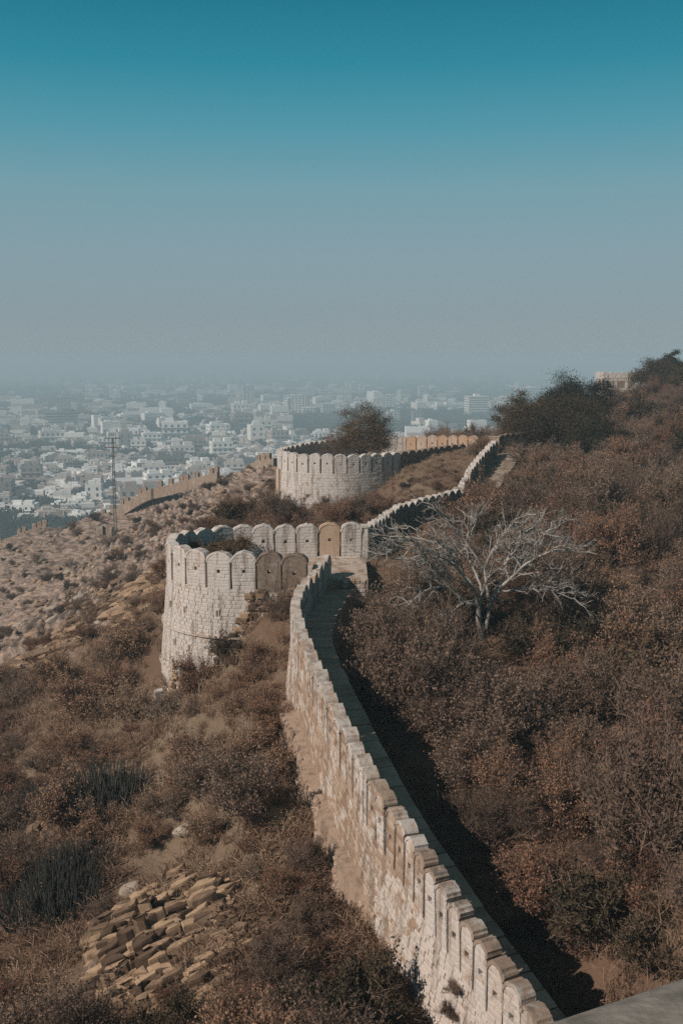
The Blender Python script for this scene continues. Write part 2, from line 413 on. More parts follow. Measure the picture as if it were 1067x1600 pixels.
g = link('hillside', mesh_np('hillside', np.stack([gx.ravel(), gy.ravel(), gz], 1), Q, M['terrain'], rocky(gx.ravel(), gy.ravel()), smooth=True))
tag(g, kind='structure')

# plain
PLAIN = -125.0
def plain_mat():
    m, nt, b = mat('city_plain')
    v = N(nt, 'ShaderNodeTexVoronoi'); v.inputs['Scale'].default_value = .022
    nt.links.new(N(nt, 'ShaderNodeNewGeometry').outputs['Position'], v.inputs['Vector'])
    n1 = noise(nt, .004, 5, .6); n2 = noise(nt, .05, 4, .6)
    c = mixc(nt, step(nt, n1, .4, .6), mixc(nt, n2, (.03, .035, .028), (.07, .07, .055)), mixc(nt, n2, (.08, .075, .07), (.17, .155, .14)))
    nt.links.new(c, b.inputs['Base Color'])
    return m
e = 12500.0
pl = link('plain', mesh_py('plain', [(-e,-2000,PLAIN),(e,-2000,PLAIN),(e,e,PLAIN),(-e,e,PLAIN)], [(0,1,2,3)], plain_mat()))
tag(pl, kind='structure')

# haze
hz = Acc(); hz.box(-e+50, e-50, -1900, e-50, -146, 7.5)
hm = bpy.data.materials.new('haze_air'); hm.use_nodes = True; hm.node_tree.nodes.clear()
ho = hm.node_tree.nodes.new('ShaderNodeOutputMaterial'); pv = hm.node_tree.nodes.new('ShaderNodeVolumePrincipled')
pv.inputs['Color'].default_value = (.66, .85, .95, 1); pv.inputs['Density'].default_value = .00053; pv.inputs['Anisotropy'].default_value = 0.0
hm.node_tree.links.new(pv.outputs[0], ho.inputs['Volume'])
ho_ = hz.build('haze', hm); tag(ho_, kind='stuff')

# ------------------------------------------------------------------ stones and merlons
def stone_shape(r):
    j = lambda s: (r.random()-.5)*s
    c = .10
    back = [[-.5,0,-.5],[.5,0,-.5],[.5,0,.5],[-.5,0,.5]]
    mid = [[-.5+j(.08),.62,-.5+j(.08)],[.5+j(.08),.62,-.5+j(.08)],[.5+j(.08),.62,.5+j(.08)],[-.5+j(.08),.62,.5+j(.08)]]
    fr = [[-.5+c+j(.08),1+j(.4),-.5+c*1.3+j(.1)],[.5-c+j(.08),1+j(.4),-.5+c*1.3+j(.1)],[.5-c+j(.08),1+j(.4),.5-c*1.3+j(.1)],[-.5+c+j(.08),1+j(.4),.5-c*1.3+j(.1)]]
    V = np.array(back+mid+fr)
    Qs = []
    for a in (0, 4):
        for i in range(4): Qs.append([a+i, a+(i+1)%4, a+4+(i+1)%4, a+4+i])
    Qs.append([8,9,10,11])
    return V, np.array(Qs)
_r = random.Random(5)
SV = [stone_shape(_r) for _ in range(14)]
STM = [mesh_np('stone', v, q, M['stone'], np.full(len(v), _r.random())) for v, q in SV]

def frame(o, x, y, z, sx=1, sy=1, sz=1):
    m = np.eye(4); m[:3,0] = np.asarray(x)*sx; m[:3,1] = np.asarray(y)*sy; m[:3,2] = np.asarray(z)*sz; m[:3,3] = o
    return m
def put(me, name, mtx, parent, color=None):
    o = bpy.data.objects.new(name, me); C.objects.link(o); o.parent = parent
    o.matrix_basis = Matrix(mtx.tolist())
    if color: o.color = color
    return o

def hw_at(z, w, h, rise):
    za = h - rise
    if z <= za: return w/2
    t = min(1, (z-za)/rise); return w/2*max(0, 1-t**2.1)**.55

COPE = {}
def merlon_core(w, h, th, rise, hole=True, seed=0):
    r = random.Random(seed); bm = bmesh.new()
    out = [(-w/2, -.15), (w/2, -.15), (w/2, h*.33), (w/2, h-rise)]
    n = 7
    for k in range(1, 2*n):
        a = math.pi*k/(2*n); x = w/2*math.cos(a); zz = h-rise+rise*math.sin(a)**.9
        if k == n: zz += .03
        out.append((x, zz))
    out += [(-w/2, h-rise), (-w/2, h*.33)]
    out = [(x + (r.random()-.5)*.045, z + (r.random()-.6)*.05 if z > 0 else z) for x, z in out]
    hs = .1; hc = (0, h*.50)
    inn = [(hc[0]-hs, hc[1]-hs), (hc[0]+hs, hc[1]-hs), (hc[0]+hs, hc[1]+hs), (hc[0]-hs, hc[1]+hs)] if hole else []
    loops = {}
    for sgn in (1, -1):
        vo = [bm.verts.new((x, sgn*th/2, z)) for x, z in out]; vi = [bm.verts.new((x, sgn*th/2, z)) for x, z in inn]
        ed = [bm.edges.new((vo[i], vo[(i+1) % len(vo)])) for i in range(len(vo))]
        ed += [bm.edges.new((vi[i], vi[(i+1) % len(vi)])) for i in range(len(vi))]
        bmesh.ops.triangle_fill(bm, use_beauty=True, edges=ed)
        loops[sgn] = (vo, vi)
    for q in (0, 1):
        a, b = loops[1][q], loops[-1][q]
        for i in range(len(a)):
            bm.faces.new((a[i], a[(i+1) % len(a)], b[(i+1) % len(a)], b[i]))
    bmesh.ops.recalc_face_normals(bm, faces=bm.faces)
    me0 = bpy.data.meshes.new('merlon'); bm.to_mesh(me0); bm.free(); bm = bmesh.new()
    # coping following the arch, a little proud of both faces
    top = out[3:-1]; ex = .035; t2 = .07
    rings = []
    for i, (x, z) in enumerate(top):
        f = 1 + t2/(w/2)
        rings.append([bm.verts.new(q) for q in ((x*.985, th/2+ex, z-.04), (x*f, th/2+ex*.4, z+t2*.8), (x*f, -th/2-ex*.4, z+t2*.8), (x*.985, -th/2-ex, z-.04))])
    for a, b in zip(rings[:-1], rings[1:]):
        for k in range(4): bm.faces.new((a[k], a[(k+1) % 4], b[(k+1) % 4], b[k]))
    bm.faces.new(rings[0][::-1]); bm.faces.new(rings[-1])
    bmesh.ops.recalc_face_normals(bm, faces=bm.faces)
    me = bpy.data.meshes.new('coping'); bm.to_mesh(me); bm.free()
    for q in (me0, me):
        q.materials.append(M['plaster'])
        a = q.attributes.new('tone', 'FLOAT', 'POINT'); a.data.foreach_set('value', np.full(len(q.vertices), .5, dtype=np.float32))
    COPE[me0.name] = me
    return me0

def merlon_stones(w, h, th, rise, hole, seed, sides=(1, -1), ch=.20):
    """list of 4x4 frames of the facing stones of one merlon"""
    r = random.Random(seed); fr = []
    for s in sides:
        z = .0
        while z < h - .1:
            hh = ch*(.85+.3*r.random()); hh = min(hh, h-.02-z)
            if hh < .07: break
            zc = z+hh/2; hw = min(hw_at(z+hh*.75, w, h, rise), w/2) - .015
            if hw < .08: break
            n = max(1, round(2*hw/(ch*2.0)+r.random()-.5)); cuts = np.linspace(-hw, hw, n+1)
            cuts[1:-1] += [(r.random()-.5)*.16 for _ in range(n-1)]
            for a, b in zip(cuts[:-1], cuts[1:]):
                if hole and a < .12 and b > -.12 and z < h*.5+.12 and z+hh > h*.5-.12:
                    for (c, d) in ((a, min(b, -.11)), (max(a, .11), b)):
                        if d-c > .08: fr.append((frame(((c+d)/2*s, s*(th/2-.01), zc), (s,0,0), (0,s,0), (0,0,1), (d-c)-.02, .022+.014*r.random(), hh-.014), s))
                    continue
                fr.append((frame(((a+b)/2*s, s*(th/2-.01), zc), (s,0,0), (0,s,0), (0,0,1), (b-a)-.013, .020+.018*r.random(), hh-.014), s))
            z += hh
    return fr

def joined(frames, mesh_name, mat_, seed=0):
    r = random.Random(seed); a = Acc()
    for m in frames:
        v, q = SV[r.randrange(len(SV))]
        a.add(v @ m[:3,:3].T + m[:3,3], q, r.random())
    return a.mesh(mesh_name, mat_)

_cache = {}
def merlon_set(w, h, th, rise, key):
    w = round(w/.08)*.08
    k = (w, h, key)
    if k not in _cache:
        vs = []
        for i in range(4):
            seed = hash((round(w*100), round(h*100), i)) & 0xffff
            core = merlon_core(w, h, th, rise, True, seed); ff = merlon_stones(w, h, th, rise, True, seed)
            vs.append((core, joined([f for f, s in ff], 'facing_stones', M['stone'], seed), ff,
                       joined([f for f, s in ff if s < 0], 'facing_stones', M['stone'], seed)))
        _cache[k] = vs
    return _cache[k]

def rampart(name, label, cat, path, marks, side, mh, th, rise_k, drop, batter, inner, look, body_col, plain_idx=(), single_until=-1,
            ch=.26, sw=.52, stones=True, single=300, single_span=None, merlon_seed=1, courses_to=None, loc_stones=True, skip=None, group=None, body_look=None, cap=None):
    """marks: list of (arc position, width). look(i, p): wear and painted shade of merlon i.  side +1: the outer face is on the left of the path"""
    o0 = path.at(0); root = empty(name, (0, 0, 0)); tag(root, label, cat, group)
    S = np.linspace(0, path.L, max(2, int(path.L/.35))); r = random.Random(merlon_seed)
    rows = []
    for t in S:
        p, n = path.at(t), path.nor(t)*side; dr = drop(t/path.L); z = p[2]-mh
        rows.append([p+n*(th/2-.012)+(0,0,z-p[2]), p+n*(th/2-.012+batter*dr)+(0,0,z-p[2]-dr), p-n*(th/2+inner+.05)+(0,0,z-p[2]-dr), p-n*(th/2+inner)+(0,0,z-p[2]-.0)])
    V = np.array(rows).reshape(-1, 3); q = []
    for i in range(len(S)-1):
        for k in range(4): q.append([i*4+k, i*4+(k+1) % 4, i*4+4+(k+1) % 4, i*4+4+k])
    q.append([0,1,2,3]); e_ = (len(S)-1)*4; q.append([e_+3,e_+2,e_+1,e_])
    b = link('wall_body', mesh_np('wall_body', V, q, M['plaster'], np.full(len(V), .5)), root); b.color = body_col
    # merlons
    for i, (t, w) in enumerate(marks):
        p, d, n = path.at(t), path.tan(t), path.nor(t)*side
        x = np.array([d[0], d[1], 0]); x /= np.linalg.norm(x)
        if side < 0: x = -x
        vs = merlon_set(w, mh, th, rise_k*w, name)
        core, st_, ff, st_in = vs[r.randrange(4)]
        m = frame(p-np.array([0,0,mh]), x, n, (0,0,1))
        m[:3,:3] = np.array(Matrix.Rotation((r.random()-.5)*.09, 3, 'Z') @ Matrix.Rotation((r.random()-.5)*.06, 3, 'X') @ Matrix.Rotation((r.random()-.5)*.04, 3, 'Y')) @ m[:3,:3]
        m[2,3] += (r.random()-.5)*.14
        col = look(i, p)
        mo = put(core, 'merlon', m, root, col)
        put(COPE[core.name], 'coping', np.eye(4), mo, cap(i, p) if cap else col)
        if i in plain_idx: continue
        if i <= single_until:
            for f, s in ff:
                if s > 0: put(STM[r.randrange(14)], 'stone', f, mo, col)
            so = put(st_in, 'facing_stones', np.eye(4), mo, col)
        else:
            so = put(st_, 'facing_stones', np.eye(4), mo, col)
        so['kind'] = 'stuff'
    # courses of the wall face
    if stones:
        fr = []
        dmax = max(drop(f) for f in (0, .25, .5, .75, 1)); z = 0.0; row = 0
        while z < dmax:
            hh = ch*(.85+.3*r.random()); t = -r.random()*sw
            while t < path.L:
                w = sw*(.6+.8*r.random()); tm = t+w/2
                if 0 < tm < path.L and z+hh < drop(tm/path.L) and not (skip and skip(path.at(tm), z, r)):
                    p, d, n = path.at(tm), path.tan(tm), path.nor(tm)*side
                    zz = z+hh/2; o = p+n*(th/2-.014+batter*zz); o = np.array([o[0], o[1], p[2]-mh-zz])
                    xx = np.array(d)*side; xx = xx/np.linalg.norm(xx)
                    k = 1+batter*zz/8
                    fr.append((o[1], frame(o, xx, n, (0,0,1), (w-.018)*k, .020+.028*r.random(), hh-.018), tm))
                t += w
            z += hh
        fr.sort(key=lambda a: a[0])
        own = []
        if single:
            for j, (yy, f, tm) in enumerate(fr):
                px = 533.5+F*f[0,3]/(f[1,3]*ct-f[2,3]*st); py = 800-F*(f[1,3]*st+f[2,3]*ct)/(f[1,3]*ct-f[2,3]*st)
                if 0 < px < 1067 and py < 1600 and (single_span is None or single_span(px, py)): own.append(j)
                if len(own) >= single: break
        ow = set(own)
        for j in own: put(STM[r.randrange(14)], 'stone', fr[j][1], root, body_look(fr[j][2]/path.L)[1] if body_look else body_col)
        sect = {}
        for j, f in enumerate(fr):
            if j not in ow: sect.setdefault(body_look(f[2]/path.L) if body_look else (0, body_col), []).append(f[1])
        for (k, col), ff in sect.items():
            so = link('stone_courses', joined(ff, 'stone_courses', M['stone'], 3), root)
            so.color = col; so['kind'] = 'stuff'
    return root

def marks_pitch(path, pitch, gap, t0=None, t1=None):
    t0 = pitch/2 if t0 is None else t0; t1 = path.L if t1 is None else t1
    n = max(1, round((t1-t0)/pitch)); return [(t0+(t1-t0)*i/n, (t1-t0)/n-gap) for i in range(n+1) if t0+(t1-t0)*i/n <= path.L]

# --- near wall: merlon spacing follows the survey points
sA = []
for p in NA:
    k = np.argmin(np.linalg.norm(pA.p[:,:2]-p[:2],axis=1)); sA.append(pA.s[k])
sA = np.array(sA); sA = np.convolve(np.pad(sA, 2, mode='reflect', reflect_type='odd'), [.1,.2,.4,.2,.1], 'valid')
pit = np.gradient(sA); pit = np.convolve(np.pad(pit, 2, mode='edge'), np.ones(5)/5, 'valid')
mA = [(s, w-.10) for s, w in zip(sA, pit)]
def capA(i, p):
    r = random.Random(i*11)
    return (.34+.14*r.random(), .0, .34+.16*r.random(), 1) if i < 12 else (.46+.22*r.random(), .04, .10+.12*r.random(), 1)
def bodyA(f):
    k = 0 if f < .20 else 1 if f < .30 else 2 if f < .55 else 3
    return k, [(.68,.14,0,1),(.50,.10,.02,1),(.33,.10,.03,1),(.46,.04,.02,1)][k]
def lookA(i, p):
    r = random.Random(i*7)
    if i < 11: return (.64+.16*r.random(), .05+.22*r.random(), .05*r.random(), 1)
    if i < 29: return (.30+.24*r.random(), .10*r.random(), .04, 1)
    return (.46+.14*r.random(), 0, .03, 1)
near_wall = rampart('fort_wall', 'long crenellated stone wall running from the bottom of the view up to the nearer round bastion', 'fort wall', pA, mA, 1, 1.75, .44, .46,
        lambda f: 5.0 if f < .75 else 5.0, .10, .1, lookA, (.43, .04, .03, 1), single_until=12, ch=.20, sw=.36, single=300, body_look=bodyA, cap=capA)

# walkway with its cross steps, part of the near wall
a = Acc(); steps = []
S = np.arange(.3, pA.L-.6, .62)
for i, t in enumerate(S):
    p, d, n = pA.at(t), pA.tan(t), pA.nor(t)
    dd = np.array(d); dd /= np.linalg.norm(dd)
    me = Acc(); w = .62-.03; jj = random.Random(i)
    me.box(-w/2, w/2, -WALK*.5, WALK*.5, -.25, .0)
    ms = me.mesh('paving_slab', M['paving']) if i < 6 else None
    if i < 6:
        steps.append(ms)
        at_ = ms.attributes['tone'].data
        for q in at_: q.value = jj.random()
    o = put(steps[i] if i < 6 else steps[jj.randrange(6)], 'paving_slab', frame(p-n*(WALK*.5+.31)+np.array([0,0,-1.75-.02+(jj.random()-.5)*.035]), dd, n, np.cross(dd, n), 1, 1+.06*(jj.random()-.5), 1), near_wall)
rows = []
for t in np.linspace(0, pA.L-.3, 90):
    p, n = pA.at(t), pA.nor(t); i0 = p-n*.3; i1 = p-n*(WALK+.26)
    z = p[2]-1.75-.06
    rows.append([(i0[0],i0[1],z),(i0[0],i0[1],z-5),(i1[0]-n[0]*.25,i1[1]-n[1]*.25,z-5),(i1[0],i1[1],z)])
V = np.array(rows).reshape(-1,3); q = []
for i in range(89):
    for k in range(4): q.append([i*4+k, i*4+(k+1) % 4, i*4+4+(k+1) % 4, i*4+4+k])
q += [[0,1,2,3],[359,358,357,356]]
w_ = link('walkway_core', mesh_np('walkway_core', V, q, M['mortar']), near_wall)
fr = []; r = random.Random(9)
for row in range(9):
    t = r.random()*.5
    while t < pA.L-.7:
        w = .35+.4*r.random(); p, d, n = pA.at(t+w/2), pA.tan(t+w/2), -pA.nor(t+w/2)
        o = p+n*(WALK+.255+.05*row*.26)+np.array([0,0,-1.75-.12-.26*(row+.5)])
        fr.append(frame(o, -d/np.linalg.norm(d), n, (0,0,1), w-.03, .03+.03*r.random(), .23)); t += w
o = link('retaining_stones', joined(fr, 'retaining_stones', M['stone'], 4), near_wall); o.color = (.25, 0, .3, 1); o['kind'] = 'stuff'
# footing ledge along the outer foot of the wall
rows = []; T = np.linspace(pA.L*.27, pA.L*.60, 40)
for i, t in enumerate(T):
    p, n = pA.at(t), pA.nor(t); j = fbm(np.array([t*.7]), np.array([3.]), 3)[0]
    w = (.36+j*.8)*(min(1, (i+.6)/5))
    z = p[2]-1.75-1.75+j*.7-.35*(1-i/39)
    rows.append([p+n*.3+(0,0,z-p[2]+.12), p+n*(.45+w)+(0,0,z-p[2]), p+n*(.75+w)+(0,0,z-p[2]-3.2), p+n*.3+(0,0,z-p[2]-3.2)])
V = np.array(rows).reshape(-1,3); q = []
for i in range(39):
    for k in range(4): q.append([i*4+k, i*4+(k+1) % 4, i*4+4+(k+1) % 4, i*4+4+k])
q += [[0,1,2,3],[159,158,157,156]]
o = link('footing', mesh_np('footing', V, q, M['plaster'], np.full(160, .5)), near_wall); o.color = (.24, .05, .22, 1)
fr = []
for i in range(520):
    t = T[0]+(T[-1]-T[0])*r.random(); p, n, d = pA.at(t), pA.nor(t), pA.tan(t); k = np.interp(t, T, np.arange(40)); j = rows[int(k)]
    f = r.random(); o = j[1]+(j[2]-j[1])*f*.75
    fr.append(frame(o-n*.05, d/np.linalg.norm(d), n, (0,0,1), .14+.25*r.random(), .06+.10*r.random(), .09+.12*r.random()))
o = link('footing_stones', joined(fr, 'footing_stones', M['stone'], 8), near_wall); o.color = (.28, .08, .1, 1); o['kind'] = 'stuff'

# --- nearer bastion
def look1(i, p):
    r = random.Random(i*3+1)
    if p[1] < 60 and p[0] > -5.3: return (.35, .05, .72+.15*r.random(), 1)
    if p[1] > 67 and -.9 < p[0] < .2: return (.75, .75, .05, 1)
    if p[1] > 67: return (.88+.1*r.random(), .0, .04, 1)
    return (.72+.16*r.random(), .08*r.random(), .08*r.random(), 1)
m1 = marks_pitch(p1, 1.46, .13, .75, p1.L-.6)
plain1 = [i for i, (t, w) in enumerate(m1) if look1(i, p1.at(t))[2] > .5 or look1(i, p1.at(t))[1] > .5]
def skip1(p, z, r):
    # the facing has fallen off low down at the front, rubble shows
    if p[1] < 60 and p[0] > -5.2+.8*r.random()-z*.55: return True
    return p[1] < 61.5 and p[0] > -9.6 and z > 5.0+.8*math.sin(p[0]*2)+.5*r.random()
bastion1 = rampart('round_bastion', 'nearer whitewashed stone bastion with a rounded end at the foot of the long wall', 'bastion', p1, m1, 1, 2.15, .55, .40,
        lambda f: 9.5, .085, .45, look1, (.74, .04, .04, 1), plain_idx=plain1, ch=.225, sw=.42, single=300,
        single_span=lambda px, py: px < 410 and py > 915, skip=skip1)
def ring(path, side, z, o0, o1, hgt, t0, t1, nm, parent, col, mt='plaster'):
    rows = []
    for t in np.linspace(t0, t1, 60):
        p, n = path.at(t), path.nor(t)*side
        for o, zz in ((o0, z), (o1, z-.03), (o1, z-hgt), (o0, z-hgt)): rows.append((p[0]+n[0]*o, p[1]+n[1]*o, zz))
    q = []
    for i in range(59):
        for k in range(4): q.append([i*4+k, i*4+(k+1) % 4, i*4+4+(k+1) % 4, i*4+4+k])
    q += [[0,1,2,3],[239,238,237,236]]
    ob = link(nm, mesh_np(nm, rows, q, M[mt], np.full(240, .5)), parent); ob.color = col
    return ob
for z in (-15.75, -18.2):
    ring(p1, 1, z, .2, .28+.085*(-13-z)+.16, .13, 3.6, p1.L-6, 'string_course', bastion1, (.62, .1, .05, 1))
fl = [p1.at(t)-p1.nor(t)*.3 for t in np.linspace(0.2, p1.L-.2, 60)]
V = [(p[0], p[1], -13.02) for p in fl] + [(1.6, 66.9, -13.02), (1.6, 60.6, -13.02), (-.3, 60.6, -13.02)]
bm = bmesh.new(); f = bm.faces.new([bm.verts.new(v) for v in V]); ex = bmesh.ops.extrude_face_region(bm, geom=[f])
bmesh.ops.translate(bm, verts=[v for v in ex['geom'] if isinstance(v, bmesh.types.BMVert)], vec=(0,0,-1.6))
bmesh.ops.recalc_face_normals(bm, faces=bm.faces)
me = bpy.data.meshes.new('floor'); bm.to_mesh(me); bm.free(); me.materials.append(M['plaster']); o = link('floor', me, bastion1); o.color = (.52, .3, .05, 1)
fr = []
for row in range(5):
    x = -.25+.2*r.random()
    while x < 1.2:
        w = .3+.3*r.random(); fr.append(frame((x+w/2, 60.61, -13.05-.26*(row+.5)), (-1,0,0), (0,-1,0), (0,0,1), w-.03, .06, .23)); x += w
o = link('platform_stones', joined(fr, 'platform_stones', M['stone'], 8), bastion1); o.color = (.55, .05, .1, 1); o['kind'] = 'stuff'
# loopholes low in the drum
for tt, zz in ((4.6,-16.7),(5.6,-16.8),(6.9,-16.7),(8.2,-16.6),(7.4,-14.5),(5.2,-14.45),(9.0,-14.5)):
    p, d, n = p1.at(tt), p1.tan(tt), p1.nor(tt); b = Acc()
    off = .275+.085*(-13-zz); dd = np.array([d[0],d[1],0])
    for (xa, xb, za, zb) in ((-.13,-.08,-.2,.2),(.08,.13,-.2,.2),(-.13,.13,.2,.25),(-.13,.13,-.25,-.2)): b.box(xa, xb, -.03, .055, za, zb)
    f_ = put(b.mesh('loophole_frame', M['plaster']), 'loophole_frame', frame(p+n*off+np.array([0,0,zz-p[2]]), dd, n, (0,0,1)), bastion1, (.8,.1,0,1))
    b = Acc(); b.box(-.08,.08,-.02,.046,-.2,.2); put(b.mesh('slit_shade', M['mortar']), 'slit_shade', np.eye(4), f_)  # solid dark slab paints the shade inside the slit
# fallen facing: rough rubble at the foot and along the broken edge
fr = []
for i in range(1100):
    t = .4+8.0*r.random(); p, n, d = p1.at(t), p1.nor(t), p1.tan(t); z = 9.2*r.random()
    if not skip1(p, z, r) or r.random() < .1: continue
    o = p+n*(.26+.085*z); s_ = .16+.28*r.random()
    fr.append(frame((o[0],o[1],p[2]-2.15-z), d/np.linalg.norm(d), n, (0,0,1), s_*1.3, .06+.2*r.random(), s_*.8))
o = link('exposed_rubble', joined(fr, 'exposed_rubble', M['rock'], 8), bastion1); o['kind'] = 'stuff'

# --- farther bastion
def look2(i, p):
    r = random.Random(i*5+2)
    if p[0] > 6.3 and p[1] < 132: return (.30, 0, .55+.2*r.random(), 1)  # side turned from the sun: its shade painted as a dark tint
    if p[1] > 133 and p[0] > 8.2: r.random(); return (.8, .55+.35*r.random(), .06, 1)
    if p[1] > 125 : return (.78+.2*r.random(), .0, .1, 1)
    return (.80+.2*r.random(), .0, .02, 1)
m2 = marks_pitch(p2, 1.44, .14, .7, p2.L-.6)
bastion2 = rampart('round_bastion', 'farther pale round bastion with a tree inside it, between the hill and the city', 'bastion', p2, m2, 1, 2.1, .55, .40,
        lambda f: 6.2 if f > .14 else 2.2+4*f/.14, .04, .5, look2, (.72, .02, .03, 1), plain_idx=[i for i, (t, w) in enumerate(m2) if look2(i, p2.at(t))[1] > .5], ch=.30, sw=.62, single=0)
fl = [p2.at(t)-p2.nor(t)*.3 for t in np.linspace(0.2, p2.L-.2, 70)]
bm = bmesh.new(); f = bm.faces.new([bm.verts.new((p[0], p[1], -12.6)) for p in fl]); bmesh.ops.triangulate(bm, faces=[f])
me = bpy.data.meshes.new('floor'); bm.to_mesh(me); bm.free(); me.materials.append(M['plaster']); o = link('floor', me, bastion2); o.color = (.3, .3, .1, 1)
b = Acc(); b.box(-.35,.35,-.2,.6,-6.5,-2.0)
pt = p2.at(p2.L*.30)
_k = p2.s[int(np.argmin(np.linalg.norm(p2.p[:,:2]-np.array([-7.35,119.2]),axis=1)))]
for t, c in ((_k+1.2, (.7,.9,0,1)),(_k-.6, (.85,.5,0,1))):
    p, d, n = p2.at(t), p2.tan(t), p2.nor(t)
    put(b.mesh('buttress', M['plaster']), 'buttress', frame(p, np.array([d[0],d[1],0]), n, (0,0,1)), bastion2, c)

# --- wall climbing behind the nearer bastion, seen from its inner side, whose shade is painted dark
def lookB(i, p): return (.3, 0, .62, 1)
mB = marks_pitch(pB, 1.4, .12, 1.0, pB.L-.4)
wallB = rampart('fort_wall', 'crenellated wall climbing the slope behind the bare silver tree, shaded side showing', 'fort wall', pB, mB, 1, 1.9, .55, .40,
        lambda f: 3.0, .03, .2, lookB, (.3, 0, .62, 1), ch=.3, sw=.6, single=0, cap=lambda i, p: (.7, 0, .08, 1))  # copings coloured pale to paint the light along the top edge
b = Acc(); b.box(-.75,.75,-.45,.45,-2.4,-.1); b.box(-.8,.8,-.5,.5,-.1,.02)
p = pB.at(0.1); o = put(b.mesh('end_pier', M['plaster']), 'end_pier', frame(p-np.array([.55,.3,-.05]), (1,0,0), (0,1,0), (0,0,1)), wallB, (.9,.05,0,1))
p = pB.at(pB.L*.56); b = Acc(); b.box(-.4,.4,-.4,.4,-3,.15); put(b.mesh('pier', M['plaster']), 'pier', frame(p, (1,0,0), (0,1,0), (0,0,1)), wallB, (.6,.1,.1,1))

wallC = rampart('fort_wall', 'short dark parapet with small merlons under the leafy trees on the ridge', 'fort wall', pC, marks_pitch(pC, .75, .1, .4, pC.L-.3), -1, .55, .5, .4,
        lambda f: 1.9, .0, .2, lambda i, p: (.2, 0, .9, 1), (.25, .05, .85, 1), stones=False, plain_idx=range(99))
b = Acc(); b.box(-.5,.5,-.5,.5,-2.6,-.45); b.box(-.55,.55,-.55,.55,-.45,-.35)
put(b.mesh('gate_pier', M['plaster']), 'gate_pier', frame(pC.at(0)-np.array([.5,.2,-.2]), (1,0,0), (0,1,0), (0,0,1)), wallC, (.6,.5,.1,1))

rows = []; T = np.linspace(pB.L*.60, pB.L+.0, 26)
for t in T:
    p, n = pB.at(t), -pB.nor(t)
    for o, dz in ((.3, .0), (1.5, .02), (2.9, -.02), (3.1, -.5)): rows.append((p[0]+n[0]*o, p[1]+n[1]*o, p[2]-1.75+dz))
p = pB.at(pB.L)
for k in range(1, 9):
    for o, dz in ((.0, .0), (.9, .02), (2.0, -.02), (2.2, -.5)): rows.append((p[0]+.35+k*.75, p[1]+1.9+k*.18-o*1.2, p[2]-1.70+k*.03+dz))
V = np.array(rows); q = []
for i in range(len(V)//4-1):
    for k in range(3): q.append([i*4+k, i*4+k+1, i*4+5+k, i*4+4+k])
o = link('footpath', mesh_np('footpath', V, q, M['path'], np.full(len(V), .6))); tag(o, kind='structure')

# --- far ruin on the skyline
ru = empty('ruined_pavilion', (0,0,0)); tag(ru, 'roofless white pavilion with scalloped merlons on the right skyline', 'ruin')
q0 = P(940, 583, 200); x0 = q0[0]; zt = q0[2]; gz_ = zt-3.9
b = Acc(); b.box(x0, x0+.45, 200, 205, gz_-2, zt-.9); o = b.build('side_wall', M['plaster'], ru); o.color = (.95,0,0,1)
b = Acc()
for k in range(4): b.box(x0+.46+k*2.1, x0+.9+k*2.1, 200.1, 200.6, gz_-2, zt-1.0)
b.box(x0+.46, x0+7.6, 200.15, 200.55, zt-1.45, zt-.9); b.box(x0+.46, x0+7.6, 200.12, 200.58, gz_-2, gz_+1.0)
o = b.build('front_wall', M['plaster'], ru); o.color = (.75,.1,.15,1)
b = Acc(); b.box(x0+.45, x0+7.6, 204.6, 205, gz_-2, zt-.9); o = b.build('back_wall', M['plaster'], ru); o.color = (.4,.1,.5,1)
cm = merlon_core(1.15, 1.1, .4, .55, False, 3)
_put = put
def put(me, name, m, parent, color=None):
    o = _put(me, name, m, parent, color)
    if name == 'merlon': _put(COPE[me.name], 'coping', np.eye(4), o, color)
    return o
for k in range(6): put(cm, 'merlon', frame((x0+.75+k*1.22, 200.35, zt-.95), (1,0,0), (0,1,0), (0,0,1)), ru, (.95,0,0,1) if k < 4 else (.5,0,.2,1))
for k in range(4): put(cm, 'merlon', frame((x0+.22, 200.9+k*1.22, zt-.95), (0,1,0), (-1,0,0), (0,0,1)), ru, (.95,0,0,1))
put = _put
a0, a1 = P(950, 618, 195), P(1004, 603, 200)
pD = Path([a0, (a0+a1)/2, a1])
rampart('fort_wall', 'low white topped parapet sloping up below the skyline pavilion', 'fort wall', pD, marks_pitch(pD, .62, .08, .3, pD.L-.2), -1, .7, .4, .4,
        lambda f: 2.0, 0, .2, lambda i, p: (.9, 0, .1, 1), (.4,.05,.5,1), stones=False, plain_idx=range(99))

# --- old walls along the spur on the left
def spur_wall(pxs, label, mh, pitch, col, dr, ends=(0,0)):
    pts = []
    for px, py, Y in pxs:
        p = P(px, py, Y); pts.append(p)
    pp = Path(pts); rw = random.Random(len(label))
    return rampart('fort_wall', label, 'fort wall', pp, [(t, w*(.8+.25*rw.random())) for t, w in marks_pitch(pp, pitch, .22, .6, pp.L-.5) if rw.random() > .40], 1, mh, .6, .4, lambda f: dr, .03, .3,
            lambda i, p: col, col, stones=True, plain_idx=range(999), ch=.4, sw=.8, single=0), pp
spur_wall([(140,808,226),(160,797,226),(195,779,223),(232,757,219),(262,749,217),(300,739,214),(342,728,210)], 'long old wall with small merlons along the crest of the left spur', 1.25, 1.35, (.30,.0,.40,1), 2.3)
spur_wall([(-40,856,240),(0,838,238),(35,824,237),(74,811,236)], 'old crenellated wall at the left edge beyond the rocky slope', 1.2, 1.3, (.36,.0,.38,1), 3.6)
spur_wall([(395,714,184),(412,709,182),(431,706,180)], 'short stub of crenellated wall on the knoll left of the farther bastion', 1.1, 1.2, (.36,.0,.38,1), 3.0)

